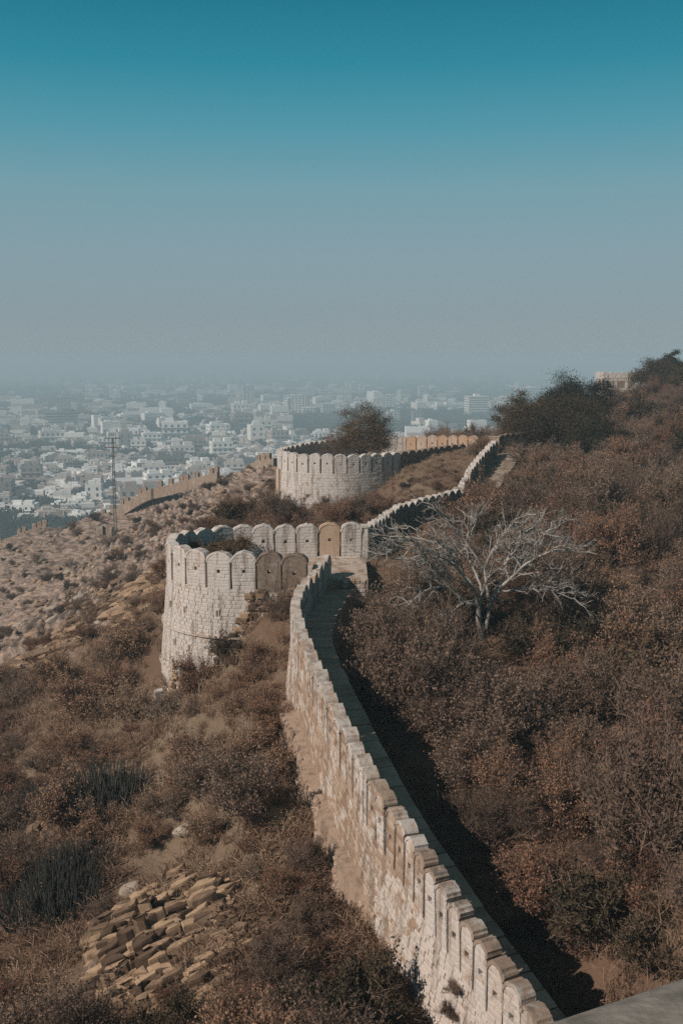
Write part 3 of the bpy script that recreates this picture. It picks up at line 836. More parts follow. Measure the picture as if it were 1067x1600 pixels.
# terrace parapet at the lower right corner
b = bmesh.new(); prof = []
p0, p1_ = np.array([.64, 2.25, -1.655]), np.array([2.47, 3.10, -1.645])
d = (p1_-p0); d /= np.linalg.norm(d); n = np.cross(d, (0,0,1)); n /= np.linalg.norm(n); up = np.cross(n, d)
sec = [(-.30,-3.0),(-.30,-.16)]+[(-.30*math.cos(a), -.16+.16*math.sin(a)) for a in np.linspace(.15, math.pi-.15, 11)]+[(.30,-.16),(.30,-3.0)]
rings = []
for t in np.linspace(-1.2, 4.5, 40):
    c0 = p0+d*t; j = fbm(np.array([t*2.]), np.array([7.]), 3)[0]*.02
    rings.append([b.verts.new(c0+n*u+up*(v+j)) for u, v in sec])
for A_, B_ in zip(rings[:-1], rings[1:]):
    for k in range(len(sec)-1): b.faces.new((A_[k], A_[k+1], B_[k+1], B_[k]))
b.faces.new(rings[0]); b.faces.new(rings[-1][::-1]); bmesh.ops.recalc_face_normals(b, faces=b.faces)
me = bpy.data.meshes.new('terrace_parapet'); b.to_mesh(me); b.free(); me.materials.append(M['coping'])
for q in me.polygons: q.use_smooth = True
tag(link('terrace_parapet', me), 'rounded grey plaster parapet cutting the lower right corner', 'parapet')

# white marker stone
p = hit(250, 1103); b = Acc(); b.box(-.26,.26,-.22,.22,-.4,.95); b.box(-.23,.23,-.19,.19,.95,1.0)
o = link('marker_stone', b.mesh('marker_stone', M['plaster'])); o.location = p; o.rotation_euler = (.06,-.05,.4); o.color = (1,0,0,1)
tag(o, 'small squared white stone block standing by the foot of the nearer bastion', 'stone')
# lattice mast and hut on the spur
p = P(181, 832, 213); p[2] = h1(p[0], p[1])
top = P(186, 684, 213)[2]; hgt = top-p[2]
ma = empty('lattice_mast', p); tag(ma, 'slim steel lattice mast with two short crossarms on the left spur', 'power mast')
w0, w1 = .32, .14
cs = lambda z: w0+(w1-w0)*z/hgt
for sx, sy in ((-1,-1),(1,-1),(1,1),(-1,1)):
    b = Acc(); b.bar((sx*w0,sy*w0,-.6),(sx*w1,sy*w1,hgt),.035); b.build('leg', M['steel'], ma)
b = Acc(); nz = 13
for k in range(nz):
    z0, z1 = hgt*k/nz, hgt*(k+1)/nz; a0, a1 = cs(z0), cs(z1)
    for (sx,sy),(tx,ty) in (((-1,-1),(1,-1)),((1,-1),(1,1)),((1,1),(-1,1)),((-1,1),(-1,-1))):
        b.bar((sx*a0,sy*a0,z0),(tx*a1,ty*a1,z1),.02); b.bar((tx*a0,ty*a0,z0),(sx*a1,sy*a1,z1),.02); b.bar((sx*a1,sy*a1,z1),(tx*a1,ty*a1,z1),.02)
b.build('bracing', M['steel'], ma)
for z in (hgt-.1, hgt-2.0):
    b = Acc(); b.bar((-1.7,0,z),(1.7,0,z),.13); b.bar((-1.7,.25,z),(1.7,.25,z),.08); ca = b.build('crossarm', M['steel'], ma)
    for x in (-1.5,-.75,.75,1.5):
        b = Acc(); b.bar((x,0,z),(x,0,z+.35),.08,.05,6); b.build('insulator', M['steel'], ca)
p = P(165, 832, 216); p[2] = h1(p[0], p[1]); hu = empty('ruined_hut', p); tag(hu, 'tiny roofless stone hut beside the lattice mast', 'hut')
b = Acc(); b.box(-1.6,-1.1,-1.2,1.2,-1,2.1); b.box(-1.1,-.3,-1.2,-.8,-1,1.9); b.box(.4,1.6,-1.2,-.8,-1,1.3); b.box(1.2,1.6,-.8,1.2,-1,1.5); b.box(-1.1,1.2,.9,1.2,-1,1.7)
o = b.build('wall', M['plaster'], hu); o.color = (.45,.1,.2,1)
b = Acc(); b.box(-.35,.45,-1.25,-.78,1.9,2.15); o = b.build('lintel', M['plaster'], hu); o.color = (.6,.1,.1,1)

# ------------------------------------------------------------------ plants
def quads(P0, P1, W, r):
    """thin twig quads from P0 to P1"""
    d = P1-P0; s = np.cross(d, r.normal(size=d.shape)); s /= np.linalg.norm(s, axis=1)[:,None]+1e-9
    W = np.broadcast_to(np.asarray(W, float), (len(P0),))[:,None]
    V = np.stack([P0-s*W, P0+s*W, P1+s*W*.45, P1-s*W*.45], 1).reshape(-1,3)
    return V, np.arange(len(V)).reshape(-1,4)
def leaves(Pt, size, r, up=0.3):
    n = len(Pt); a = r.normal(size=(n,3)); a[:,2] += up; a /= np.linalg.norm(a,axis=1)[:,None]
    b = np.cross(a, r.normal(size=(n,3))); b /= np.linalg.norm(b,axis=1)[:,None]
    s = (size*r.uniform(.6,1.4,n))[:,None]
    V = np.stack([Pt, Pt+a*s*.5+b*s*.28, Pt+a*s, Pt+a*s*.5-b*s*.28], 1).reshape(-1,3)
    return V, np.arange(len(V)).reshape(-1,4)

def bush_meshes(seed, Rr, Hh, nst, ntw, nsub, nleaf, lsize, lmat, tw=.012, up=.35, clump=0.0):
    r = np.random.default_rng(seed); VV, QQ, n = [], [], 0
    def add(V, Q_):
        nonlocal n
        VV.append(V); QQ.append(Q_+n); n += len(V)
    az_ = r.uniform(0, 2*np.pi, nst); el_ = np.arcsin(r.uniform(.08, 1, nst))
    lump = 1+.28*np.sin(az_*2+r.uniform(0,6))+.18*np.sin(az_*5+r.uniform(0,6))
    L = r.uniform(.65, 1.08, nst)*lump
    end = np.stack([np.cos(az_)*np.cos(el_)*Rr*L, np.sin(az_)*np.cos(el_)*Rr*L, (np.sin(el_)*.9+.1)*Hh*L], 1)
    if clump:
        nc = 10; ca = r.uniform(0, 2*np.pi, nc); ce = np.arcsin(r.uniform(.12, 1, nc)); cr = r.uniform(.55, .85, nc)
        cc = np.stack([np.cos(ca)*np.cos(ce)*Rr*cr, np.sin(ca)*np.cos(ce)*Rr*cr, (np.sin(ce)*.8+.12)*Hh*cr+.1*Hh], 1)
        end = cc[r.integers(0, nc, nst)]+r.normal(size=(nst,3))*(.17*Rr,.17*Rr,.12*Hh); end[:,2] = np.maximum(end[:,2], .1)
    base = r.normal(size=(nst,3))*(.12*Rr,.12*Rr,0); mid = base*.5+end*.5+np.stack([0*az_,0*az_,.22*Hh*np.cos(el_)],1)
    bz = lambda t: base*(1-t)**2+mid*2*t*(1-t)+end*t*t
    for a, b_ in ((0,.35),(.35,.7),(.7,1.)):
        V, Q_ = quads(bz(a), bz(b_), tw*2.2*(1.2-b_*.7), r); add(V, Q_)
    si = r.integers(0, nst, ntw); t = r.uniform(.35, 1.0, ntw)[:,None]
    s0 = base[si]*(1-t)**2+mid[si]*2*t*(1-t)+end[si]*t*t
    d = end[si]-base[si]; d /= np.linalg.norm(d,axis=1)[:,None]
    d = d+r.normal(size=d.shape)*.55+np.array([0,0,up]); d /= np.linalg.norm(d,axis=1)[:,None]
    s1 = s0+d*(Rr*r.uniform(.12,.30,ntw))[:,None]; s1[:,2] = np.maximum(s1[:,2], .03)
    V, Q_ = quads(s0, s1, tw*1.1, r); add(V, Q_)
    ti = r.integers(0, ntw, nsub); t = r.uniform(.2, 1.0, nsub)[:,None]
    u0 = s0[ti]+(s1[ti]-s0[ti])*t; d = (s1[ti]-s0[ti]); d /= np.linalg.norm(d,axis=1)[:,None]
    d = d+r.normal(size=d.shape)*.7+np.array([0,0,up]); d /= np.linalg.norm(d,axis=1)[:,None]
    u1 = u0+d*(Rr*r.uniform(.06,.2,nsub))[:,None]
    V, Q_ = quads(u0, u1, tw*.62, r); add(V, Q_)
    V = np.vstack(VV); Q_ = np.vstack(QQ)
    stems = mesh_np('stems', V, Q_, M['twig'])
    li = r.integers(0, nsub, nleaf)
    if 0: li = li[(np.sin(u1[li,0]*5/Rr*1.3+seed)*np.sin(u1[li,1]*5/Rr+1)*np.sin(u1[li,2]*6/Rr)) > -clump]
    pt = u0[li]+(u1[li]-u0[li])*r.uniform(.2,1.05,len(li))[:,None]+r.normal(size=(len(li),3))*.02*Rr
    V, Q_ = leaves(pt, lsize, r)
    tone = np.repeat(np.clip(r.normal(.5,.25,len(li)),0,1), 4)
    fol = mesh_np('foliage', V, Q_, M[lmat], tone)
    return stems, fol

KINDS = {
 'rust': [bush_meshes(10+i, 1.5, 1.45+.15*i, 70, 900, 3000, 7500, .060, 'rust_leaf', .007, clump=.12) for i in range(4)],
 'brown': [bush_meshes(20+i, 1.6, 1.6+.2*i, 70, 900, 3000, 7500, .062, 'brown_leaf', .007, clump=.10) for i in range(4)],
 'bare': [bush_meshes(30+i, 1.5, 1.7, 70, 900, 3000, 2600, .05, 'brown_leaf', .007, .5) for i in range(3)],
 'olive': [bush_meshes(40+i, 1.5, 1.6, 50, 600, 1600, 6500, .095, 'olive_leaf', .012, .2, .08) for i in range(3)],
}
def euphorbia(seed):
    r = np.random.default_rng(seed); a = Acc()
    for k in range(420):
        rr = 1.25*math.sqrt(r.random()); an = r.random()*6.283; x, y = rr*math.cos(an), rr*math.sin(an)
        L = r.uniform(.6, 1.5)*(1-.3*rr); lx, ly = x*.15+r.normal()*.16, y*.15+r.normal()*.16
        a.bar((x*.55,y*.55,-.1),(x+lx*.5,y+ly*.5,L*.55),.017,.018,4,r.random()); a.bar((x+lx*.5,y+ly*.5,L*.55),(x+lx,y+ly,L),.018,.008,4,r.random())
    return a.mesh('stalks', M['grey_leaf'])
EU = [euphorbia(50+i) for i in range(2)]
def tuft(seed, n=110, L=.36, rad=.40):
    r = np.random.default_rng(seed); p0 = r.normal(size=(n,3))*(rad*.5,rad*.5,0); d = r.normal(size=(n,3))*(.45,.45,.1)+np.array([0,0,1])
    p1_ = p0+d*(L*r.uniform(.4,1.1,n))[:,None]; p2_ = p1_+(d*[1.6,1.6,.35])*(L*.35)
    V1, Q1 = quads(p0, p1_, .013, r); V2, Q2 = quads(p1_, p2_, .009, r)
    V = np.vstack([V1,V2]); return mesh_np('tuft', V, np.vstack([Q1,Q2+len(V1)]), M['grass'], np.repeat(r.random(2*n),4))
TU = [tuft(60+i) for i in range(4)]

# keep plants off masonry
allp = [(pA, -WALK-.5, 1.1), (p1, None, .9), (p2, None, .9), (pB, -.9, .7), (pC, -.7, .7)]
def near_path(x, y, path):
    d2 = (path.p[:,0]-x)**2+(path.p[:,1]-y)**2; k = int(np.argmin(d2)); return math.sqrt(d2[k]), k
from mathutils.geometry import intersect_point_tri_2d
def inside(poly, x, y):
    c = False; j = len(poly)-1
    for i in range(len(poly)):
        if (poly[i][1] > y) != (poly[j][1] > y) and x < (poly[j][0]-poly[i][0])*(y-poly[i][1])/(poly[j][1]-poly[i][1])+poly[i][0]: c = not c
        j = i
    return c
poly1 = [tuple(p) for p in p1.p[::4,:2]]+[(1.6,66.5),(1.6,60.4),(0,60.4)]; poly2 = [tuple(p) for p in p2.p[::4,:2]]
def blocked(x, y, rad):
    d, k = near_path(x, y, pA)
    t = pA.s[k]; n = pA.nor(t); q = pA.p[k]; off = (x-q[0])*n[0]+(y-q[1])*n[1]
    if d < 7 and -WALK-(.9+1.2*math.sin(x*3.1+y*1.7)**2)*min(1, .35+t/pA.L*.3+.45*(t/pA.L < .55))-rad*.85 < off < .55+rad*.75: return True
    if near_path(x, y, p1)[0] < .7+rad*.8 or near_path(x, y, p2)[0] < 1.6+rad*.9 or near_path(x, y, pB)[0] < (2.0 if x > np.interp(y, pB.p[:,1], pB.p[:,0]) else .6)+rad*.9 or near_path(x, y, pC)[0] < .5+rad*.6: return True
    d, k = near_path(x, y, pB)
    if d < 4.5 and pB.s[k] > pB.L*.58:
        n = -pB.nor(pB.s[k]); off = (x-pB.p[k,0])*n[0]+(y-pB.p[k,1])*n[1]
        if -.5 < off < 3.2+rad*.6: return True
    if 9 < x < 21 and 121 < y < 136: return True
    if 16.5 < x < 24 and 110 < y < 117.5: return True
    return inside(poly1, x, y) or inside(poly2, x, y)

def pixel(p):
    Z = p[1]*ct-p[2]*st; return 533.5+F*p[0]/Z, 800-F*(p[1]*st+p[2]*ct)/Z
def make_bush(kind, i, loc, rz, s, sz, label, group, name='thorn_bush', cat='bush'):
    if kind == 'eu':
        o = link('stalk_shrub', EU[i % 2]); 
    else:
        st_, fo = KINDS[kind][i % len(KINDS[kind])]
        o = link(name, st_); f = link('foliage', fo, o)
    o.location = loc; o.rotation_euler = (0, 0, rz); o.scale = (s, s, s*sz)
    tag(o, label, cat, group); return o

# singled-out plants
heroes = [  # kind, px, py, scale, zscale, label
 ('eu', 168, 1262, 1.55, 1.2, 'dark upright stalk shrub right of the pale ledge in the middle of the left slope'),
 ('eu', 85, 1440, 1.5, 1.15, 'large dark stalk shrub left of the layered rock outcrop at the edge'),
 ('eu', 120, 1372, 1.2, 1.1, 'dark stalk shrub directly above the left end of the layered rock outcrop'),
 ('eu', 60, 1262, 1.0, 1.1, 'smaller dark stalk shrub at the left edge beside the yellow rock ledge'),
 ('olive', 358, 1040, 1.15, .9, 'round dark bush against the broken front of the nearer bastion'),
 ('olive', 568, 1590, 1.0, 1.2, 'dark leafy bush against the foot of the near wall at the bottom edge'),
 ('olive', 838, 1030, 1.6, .85, 'broad dark leafy bush under the right half of the bare silver tree'),
 ('olive', 668, 1035, 1.2, .8, 'dark leafy bush just left of the silver tree trunk'),
 ('brown', 565, 792, 1.0, 1.0, 'dull brown bush growing against the farther bastion wall'),
 ('olive', 1030, 1090, 2.3, .9, 'wide dark green bush at the right edge below the silver tree'),
 ('rust', 238, 1318, .75, .9, 'rusty bush just above the pale boulder at the top of the layered outcrop'),
 ('rust', 335, 1322, .9, .9, 'rusty bush right of the pale flat boulder upslope of the layered outcrop'),
 ('brown', 262, 1275, .9, .9, 'dull brown bush behind the pale flat boulder upslope of the layered outcrop'),
 ('bare', 440, 965, 1.1, 1.0, 'grey twiggy bush in front of the sooty dark merlons'),
 ('rust', 130, 1120, 2.0, .85, 'broad rusty bush on the slope left of the nearer bastion'),
 ('rust', 215, 1030, 1.7, .8, 'spreading rusty bush close behind the drum of the nearer bastion'),
]
_p = hit(250, 1103); _q = hit(752, 1003); hero_xy = [(_q[0], _q[1]-1.0, 2.2), (_q[0]+.2, _q[1]-3.2, 2.4), (_q[0]+.2, _q[1]-5.6, 2.2), (_p[0], _p[1]-1.2, 1.6), (_p[0], _p[1]-2.6, 1.2)]
for _a in ((822,121,4.0),(893,132,5.0),(880,120,5.4),(928,113,4.2),(925,109,3.0),(880,113,3.4),(835,113,3.0)): hero_xy.append((P(_a[0], 700, _a[1])[0], _a[1], _a[2]))
for i, (k, px, py, s, sz, lab) in enumerate(heroes):
    p = hit(px, py); hero_xy.append((p[0], p[1], s*1.2)); p[2] -= .1
    make_bush(k, i, p, i*1.7, s, sz, lab, None, 'leafy_bush' if k == 'olive' else 'thorn_bush')
for (x, y) in ((-8.6, 64.9), (-7.9, 63.2), (-7.2, 66.2)):
    o = make_bush('olive', 1, (x, y, -13.02), x, 1.1, .95, None, None, 'leafy_bush')
    tag(o, {(-8.6,64.9):'dark bush inside the nearer bastion against its rounded end', (-7.9,63.2):'dark bush inside the nearer bastion nearest to the camera', (-7.2,66.2):'dark bush inside the nearer bastion under the shaded back merlons'}[(x,y)])
for k, (t, dz, s) in enumerate(((sA[7]+.3, -2.3, .22), (sA[8]-.2, -3.2, .28), (sA[5], -3.8, .2))):
    p = pA.at(t)+pA.nor(t)*(.45)+np.array([0,0,dz])
    tag(make_bush('brown', k, p, 0, s, 1.0, None, None, 'wall_tuft'), ['small dry tuft rooted high in the whitewashed near wall face','larger dry tuft rooted midway down the whitewashed near wall face','dry tuft rooted in the near wall just at the bottom edge'][k], 'bush')

# scatter
cand = []
rs = np.random.default_rng(11)
def rockfree(x, y): return rocky(np.array([x]), np.array([y]))[0]
OCP = [(140,1385),(235,1325),(300,1345),(400,1380),(420,1460),(360,1560),(300,1640),(190,1640),(115,1565),(140,1450)]
def oc_clear(x, y, z, s):
    if y > 45 or (s < .75 and s > .3 and math.sin(x*12.9+y*78.2) > .35): return False
    px, py = pixel((x, y, z+.5*s)); return inside(OCP, px, py) or inside(OCP, px, py-35*s)
OC = [hit(255,1395), hit(210,1470), hit(310,1450), hit(330,1530), hit(230,1560), hit(160,1440)]
y = 19.0
while y < 235:
    sp = 1.75 if y < 60 else 2.1 if y < 120 else 3.0 if y < 170 else 3.8
    half = .36*y+4
    for x in np.arange(-half, half, sp):
        X, Y = x+rs.uniform(-.5,.5)*sp, y+rs.uniform(-.5,.5)*sp
        cand.append((X, Y))
    y += sp
cand = np.array(cand); cz = H(cand[:,0], cand[:,1]); ck = rocky(cand[:,0], cand[:,1]); cn = fbm(cand[:,0]*.14+5, cand[:,1]*.14, 3)
bushes = []
for (x, y), z, k, nn in zip(cand, cz, ck, cn):
    if z < -70: continue
    dens = (.93 if y < 80 else .85) if k < .3 else (.60 if y < 60 else .46) if k < .8 else .42
    dens += nn*(1.9 if k < .5 else 2.0)
    if rs.random() > dens: continue
    right = x > np.interp(y, pA.p[:,1], pA.p[:,0]) if y < 62 else (x > np.interp(y, pB.p[:,1], pB.p[:,0]) if y < 112 else x > 14)
    s = (.5+1.35*rs.random()**1.8)*(1.2 if right else .88)*(1.0 if k < .5 else .62)
    if not right and y < 60: s *= .85
    if y > 92 and not right and x > -9: s *= .6 if x < 3 else .42
    if oc_clear(x, y, z, s): continue
    if any(math.hypot(x-a, y-b) < c*.8 for a, b, c in hero_xy): continue
    if blocked(x, y, s*1.1): continue
    if right: kind = rs.choice(['rust','brown','bare','olive'], p=[.40,.36,.08,.16])
    elif y < 95: kind = rs.choice(['rust','brown','bare','olive'], p=[.62,.24,.08,.06])
    else: kind = rs.choice(['rust','brown','bare','olive'], p=[.2,.38,.17,.25])
    bushes.append((x, y, z, s, kind, right))
# the ones that show largest become things of their own
vis = []
for b_ in bushes:
    px, py = pixel(b_[:3]); 
    vis.append((b_[3]/b_[1] if -40 < px < 1107 and 560 < py < 1680 else 0))
order = np.argsort(-np.array(vis)); own = [i for i in order if vis[i] > 0][:285]; owns = set(own)
LK = {'rust': 'rusty fine leaved bush', 'brown': 'dull brown thorn bush', 'bare': 'grey leafless bush', 'olive': 'dark green leafy bush'}
def where(px, py, right):
    if right:
        if py > 1430: return 'by the grey corner parapet' if px > 930 else 'beside the lower shaded walkway'
        if py > 1180: return 'beside the middle shaded walkway' if px < 800 else 'halfway up the right edge'
        if py > 1000: return 'left of the dead sapling' if px < 760 else 'below the silver tree' if px < 960 else 'lower right of the silver tree'
        if py > 860: return 'under the left silver tree boughs' if px < 750 else 'behind the right silver tree boughs' if px < 930 else 'right edge beside the silver tree'
        if py > 740: return 'between silver tree and climbing wall' if px < 780 else 'above the silver tree' if px < 950 else 'upper right of the silver tree'
        return 'below the ridge tree clump' if px < 980 else 'near the right skyline'
    if py > 1400: return 'low against the near wall' if px > 420 else 'below the layered outcrop' if px > 150 else 'at the lower left corner'
    if py > 1230: return 'between outcrop and near wall' if px > 250 else 'above the layered outcrop'
    if py > 1080: return 'between marker stone and near wall' if px > 250 else 'left of the marker stone'
    if py > 930: return 'before the nearer bastion' if px > 240 else 'left of the nearer bastion'
    return 'between the two bastions' if px > 380 else 'on the slope behind the bastion'
NUM = 'zero one two three four five six seven eight nine ten eleven twelve thirteen fourteen fifteen sixteen'.split()
ORD = 'leftmost second third fourth fifth sixth seventh eighth ninth tenth eleventh twelfth thirteenth fourteenth fifteenth sixteenth'.split()
meds = np.median([vis[i] for i in own])
sets = {}
for i in own:
    x, y, z, s, kind, right = bushes[i]; px, py = pixel((x, y, z+s))
    sets.setdefault(('large' if vis[i] > meds else 'small', kind, where(px, py, right)), []).append((px, i))
j = 0
for (size, kind, wh), mem in sets.items():
    mem.sort(); n_ = len(mem)
    for q, (px, i) in enumerate(mem):
        x, y, z, s, kind, right = bushes[i]; bl_ = LK[kind]
        if n_ == 1: lab = '%s %s %s' % (size, bl_, wh)
        elif n_ < len(NUM):
            pos = 'leftmost' if q == 0 else 'rightmost' if q == n_-1 else ORD[q]+' from left'
            lab = '%s of %s %s %s %s' % (pos, NUM[n_], size, bl_.replace('bush', 'bushes'), wh)
        else: lab = '%s %s %s' % (size, bl_, wh)
        make_bush(kind, j, (x, y, z-.08), j*2.4, s, .8+.4*rs.random(), lab, '%s %s' % (bl_.replace('bush', 'bushes'), wh), 'leafy_bush' if kind == 'olive' else 'thorn_bush'); j += 1

def scatter(name, coll_objs, pts, rot, scl, idx_):
    """one object: points that carry copies of the given meshes (geometry nodes)"""
    col = bpy.data.collections.new(name+'_pieces')
    for k, ms in enumerate(coll_objs):
        o = bpy.data.objects.new('%s_piece_%02d' % (name, k), ms[0]); col.objects.link(o)
        if len(ms) > 1:
            bm = bmesh.new(); bm.from_mesh(ms[0]); n0 = len(bm.faces); bm.from_mesh(ms[1]); bm.faces.ensure_lookup_table()
            for f in bm.faces[n0:]: f.material_index = 1
            me = bpy.data.meshes.new(name); bm.to_mesh(me); bm.free(); me.materials.append(ms[0].materials[0]); me.materials.append(ms[1].materials[0]); o.data = me
    me = bpy.data.meshes.new(name); me.vertices.add(len(pts)); me.vertices.foreach_set('co', np.asarray(pts, dtype=np.float32).ravel())
    for nm, ty, v in (('rot','FLOAT',rot), ('scl','FLOAT',scl), ('pick','INT',idx_)):
        a = me.attributes.new(nm, ty, 'POINT'); a.data.foreach_set('value', np.asarray(v, dtype=np.int32 if ty == 'INT' else np.float32))
    ob = link(name, me); tag(ob, kind='stuff')
    ng = bpy.data.node_groups.new(name, 'GeometryNodeTree'); ng.interface.new_socket('Geometry', in_out='INPUT', socket_type='NodeSocketGeometry')
    ng.interface.new_socket('Geometry', in_out='OUTPUT', socket_type='NodeSocketGeometry')
    gi, go = ng.nodes.new('NodeGroupInput'), ng.nodes.new('NodeGroupOutput')
    ci = ng.nodes.new('GeometryNodeCollectionInfo'); ci.inputs['Collection'].default_value = col; ci.inputs['Separate Children'].default_value = True; ci.inputs['Reset Children'].default_value = True
    ip = ng.nodes.new('GeometryNodeInstanceOnPoints'); ip.inputs['Pick Instance'].default_value = True
    def na(nm, t):
        n = ng.nodes.new('GeometryNodeInputNamedAttribute'); n.data_type = t; n.inputs['Name'].default_value = nm; return n.outputs['Attribute']
    cx = ng.nodes.new('ShaderNodeCombineXYZ'); e2 = ng.nodes.new('FunctionNodeEulerToRotation')
    L = ng.links.new
    L(gi.outputs[0], ip.inputs['Points']); L(ci.outputs[0], ip.inputs['Instance']); L(na('pick','INT'), ip.inputs['Instance Index'])
    L(na('rot','FLOAT'), cx.inputs[2]); L(cx.outputs[0], e2.inputs[0]); L(e2.outputs[0], ip.inputs['Rotation']); L(na('scl','FLOAT'), ip.inputs['Scale'])
    L(ip.outputs[0], go.inputs[0])
    md = ob.modifiers.new('scatter', 'NODES'); md.node_group = ng
    return ob
allk = [(k, j) for k in ('rust','brown','bare','olive') for j in range(len(KINDS[k]))]
rest = [b_ for i, b_ in enumerate(bushes) if i not in owns]
st0 = {k: [q for q, (kk, j) in enumerate(allk) if kk == k] for k in KINDS}
scatter('scrub', [KINDS[k][j] for k, j in allk], [(b_[0], b_[1], b_[2]-.08) for b_ in rest], rs.uniform(0,6.28,len(rest)), [b_[3] for b_ in rest], [rs.choice(st0[b_[4]]) for b_ in rest])
# grass
gp = []
y = 17.0
while y < 130:
    sp = .40+.0050*y if y < 70 else .75+.006*(y-70)
    half = .345*y+2
    X = np.arange(-half, half, sp); X = X+rs.uniform(-.5,.5,len(X))*sp; gp.append(np.stack([X, y+rs.uniform(-.5,.5,len(X))*sp], 1)); y += sp
gp = np.vstack(gp); gk = rocky(gp[:,0], gp[:,1]); gn = fbm(gp[:,0]*.3, gp[:,1]*.3+8, 3)
keep = rs.random(len(gp)) < np.clip(.75-.75*gk+gn*1.4, 0, 1); gp = gp[keep]
kk = []
for x, y in gp:
    d, k = near_path(x, y, pA); n = pA.nor(pA.s[k]); off = (x-pA.p[k,0])*n[0]+(y-pA.p[k,1])*n[1]
    kk.append(not ((d < 6 and (-WALK-.4 < off < .5 or (-WALK-1.6 < off < 0 and rs.random() < .7))) or (52 < y < 72 and inside(poly1, x, y)) or (y > 110 and inside(poly2, x, y))))
gp = gp[np.array(kk)]; gz2 = H(gp[:,0], gp[:,1])
oc = np.array([oc_clear(x, y, z, .3) and rs.random() > .45 for (x, y), z in zip(gp, gz2)]); gp = gp[~oc]; gz2 = gz2[~oc]
scatter('dry_grass', [(t,) for t in TU], np.stack([gp[:,0], gp[:,1], gz2-.04], 1), rs.uniform(0,6.28,len(gp)), rs.uniform(.6,1.5,len(gp)), rs.integers(0,4,len(gp)))

# ------------------------------------------------------------------ rocks
def rock_mesh(seed, flat=.45, pale=False, rd=.07):
    r = np.random.default_rng(seed); bm = bmesh.new(); bmesh.ops.create_cube(bm, size=1)
    bmesh.ops.subdivide_edges(bm, edges=bm.edges[:], cuts=1, use_grid_fill=True)
    for v in bm.verts:
        c = np.array(v.co); l = np.abs(c).sum(); k = (1-rd)+rd/(.5+l*.6)+r.normal()*.07
        v.co = Vector(c*k*(1, .8, flat)+r.normal(size=3)*(.03,.03,.02))
    me = bpy.data.meshes.new('rock_slab'); bm.to_mesh(me); bm.free(); me.materials.append(M['pale_rock' if pale else 'rock'])
    a = me.attributes.new('tone','FLOAT','POINT'); a.data.foreach_set('value', np.full(len(me.vertices), r.random(), dtype=np.float32))
    return me
RK = [rock_mesh(70+i, .30+.05*(i % 4)) for i in range(10)]
def boulder_mesh(seed, pale):
    r = np.random.default_rng(seed); bm = bmesh.new(); bmesh.ops.create_icosphere(bm, subdivisions=3, radius=.5)
    dirs = r.normal(size=(9,3)); dirs /= np.linalg.norm(dirs,axis=1)[:,None]; off = r.uniform(.34,.50,9)
    for v in bm.verts:
        c = np.array(v.co)
        for d, o in zip(dirs, off):
            k = c@d
            if k > o: c = c-d*(k-o)*.85
        c *= 1+.06*float(fbm(np.array([c[0]*5+seed]), np.array([c[1]*5+c[2]*4]), 3)[0])*3
        v.co = Vector(c*(1,.85,.7))
    me = bpy.data.meshes.new('boulder'); bm.to_mesh(me); bm.free(); me.materials.append(M['pale_rock' if pale else 'rock'])
    a = me.attributes.new('tone','FLOAT','POINT'); a.data.foreach_set('value', np.full(len(me.vertices), r.random(), dtype=np.float32))
    return me
BD = [boulder_mesh(90+i, i % 2 == 0) for i in range(6)]
def outcrop(label, poly_px, n, smin, smax, tilt, seed, cat='rock outcrop', extra=0):
    r = random.Random(seed)
    c = hit(*np.mean(poly_px, axis=0)); root = empty('rock_outcrop', (0,0,0)); tag(root, label, cat)
    strata = Matrix.Rotation(R(tilt[0]), 3, 'Y') @ Matrix.Rotation(R(tilt[1]), 3, 'X') @ Matrix.Rotation(R(tilt[2]), 3, 'Z')
    bb = np.array(poly_px); x0, y0 = bb.min(0); x1, y1 = bb.max(0); k = 0; a = Acc()
    while k < n+extra:
        px, py = r.uniform(x0,x1), r.uniform(y0,y1)
        if not inside(poly_px, px, py): continue
        p = hit(px, py); s = smin+(smax-smin)*r.random()**2
        if k >= n: s *= .55
        nrm = np.array([-.45,-.55,.7]); p = p+nrm*(r.random()**1.5*.42-.10); s *= 1.2 if r.random() < .1 else 1.0
        rot = Matrix.Rotation((r.random()-.5)*.3,3,'Z') @ strata @ Matrix.Rotation((r.random()-.5)*.5,3,'Z') @ Matrix.Rotation((r.random()-.5)*.12,3,'X')
        m = np.eye(4); m[:3,:3] = np.array(rot)*np.array([s*(.9+.7*r.random()), s*(.7+.3*r.random()), s*(.45+.75*r.random())])[None,:]; m[:3,3] = p
        me = RK[r.randrange(10)]
        if k < n: put(me, 'rock_slab', m, root)
        else:
            V = np.array([v.co for v in me.vertices]); a.add(V @ m[:3,:3].T+m[:3,3], [list(f.vertices) for f in me.polygons], r.random())
        k += 1
    if extra:
        o = a.build('rock_chips', M['rock'], root); o['kind'] = 'stuff'
    return root
def clip_poly(P_, m, n):
    """the part of polygon P_ on the side of point m away from n"""
    o = []
    for i in range(len(P_)):
        p, q = P_[i], P_[(i+1) % len(P_)]; dp, dq = (p-m)@n, (q-m)@n
        if dp <= 0: o.append(p)
        if dp*dq < 0: o.append(p+(q-p)*dp/(dp-dq))
    return o
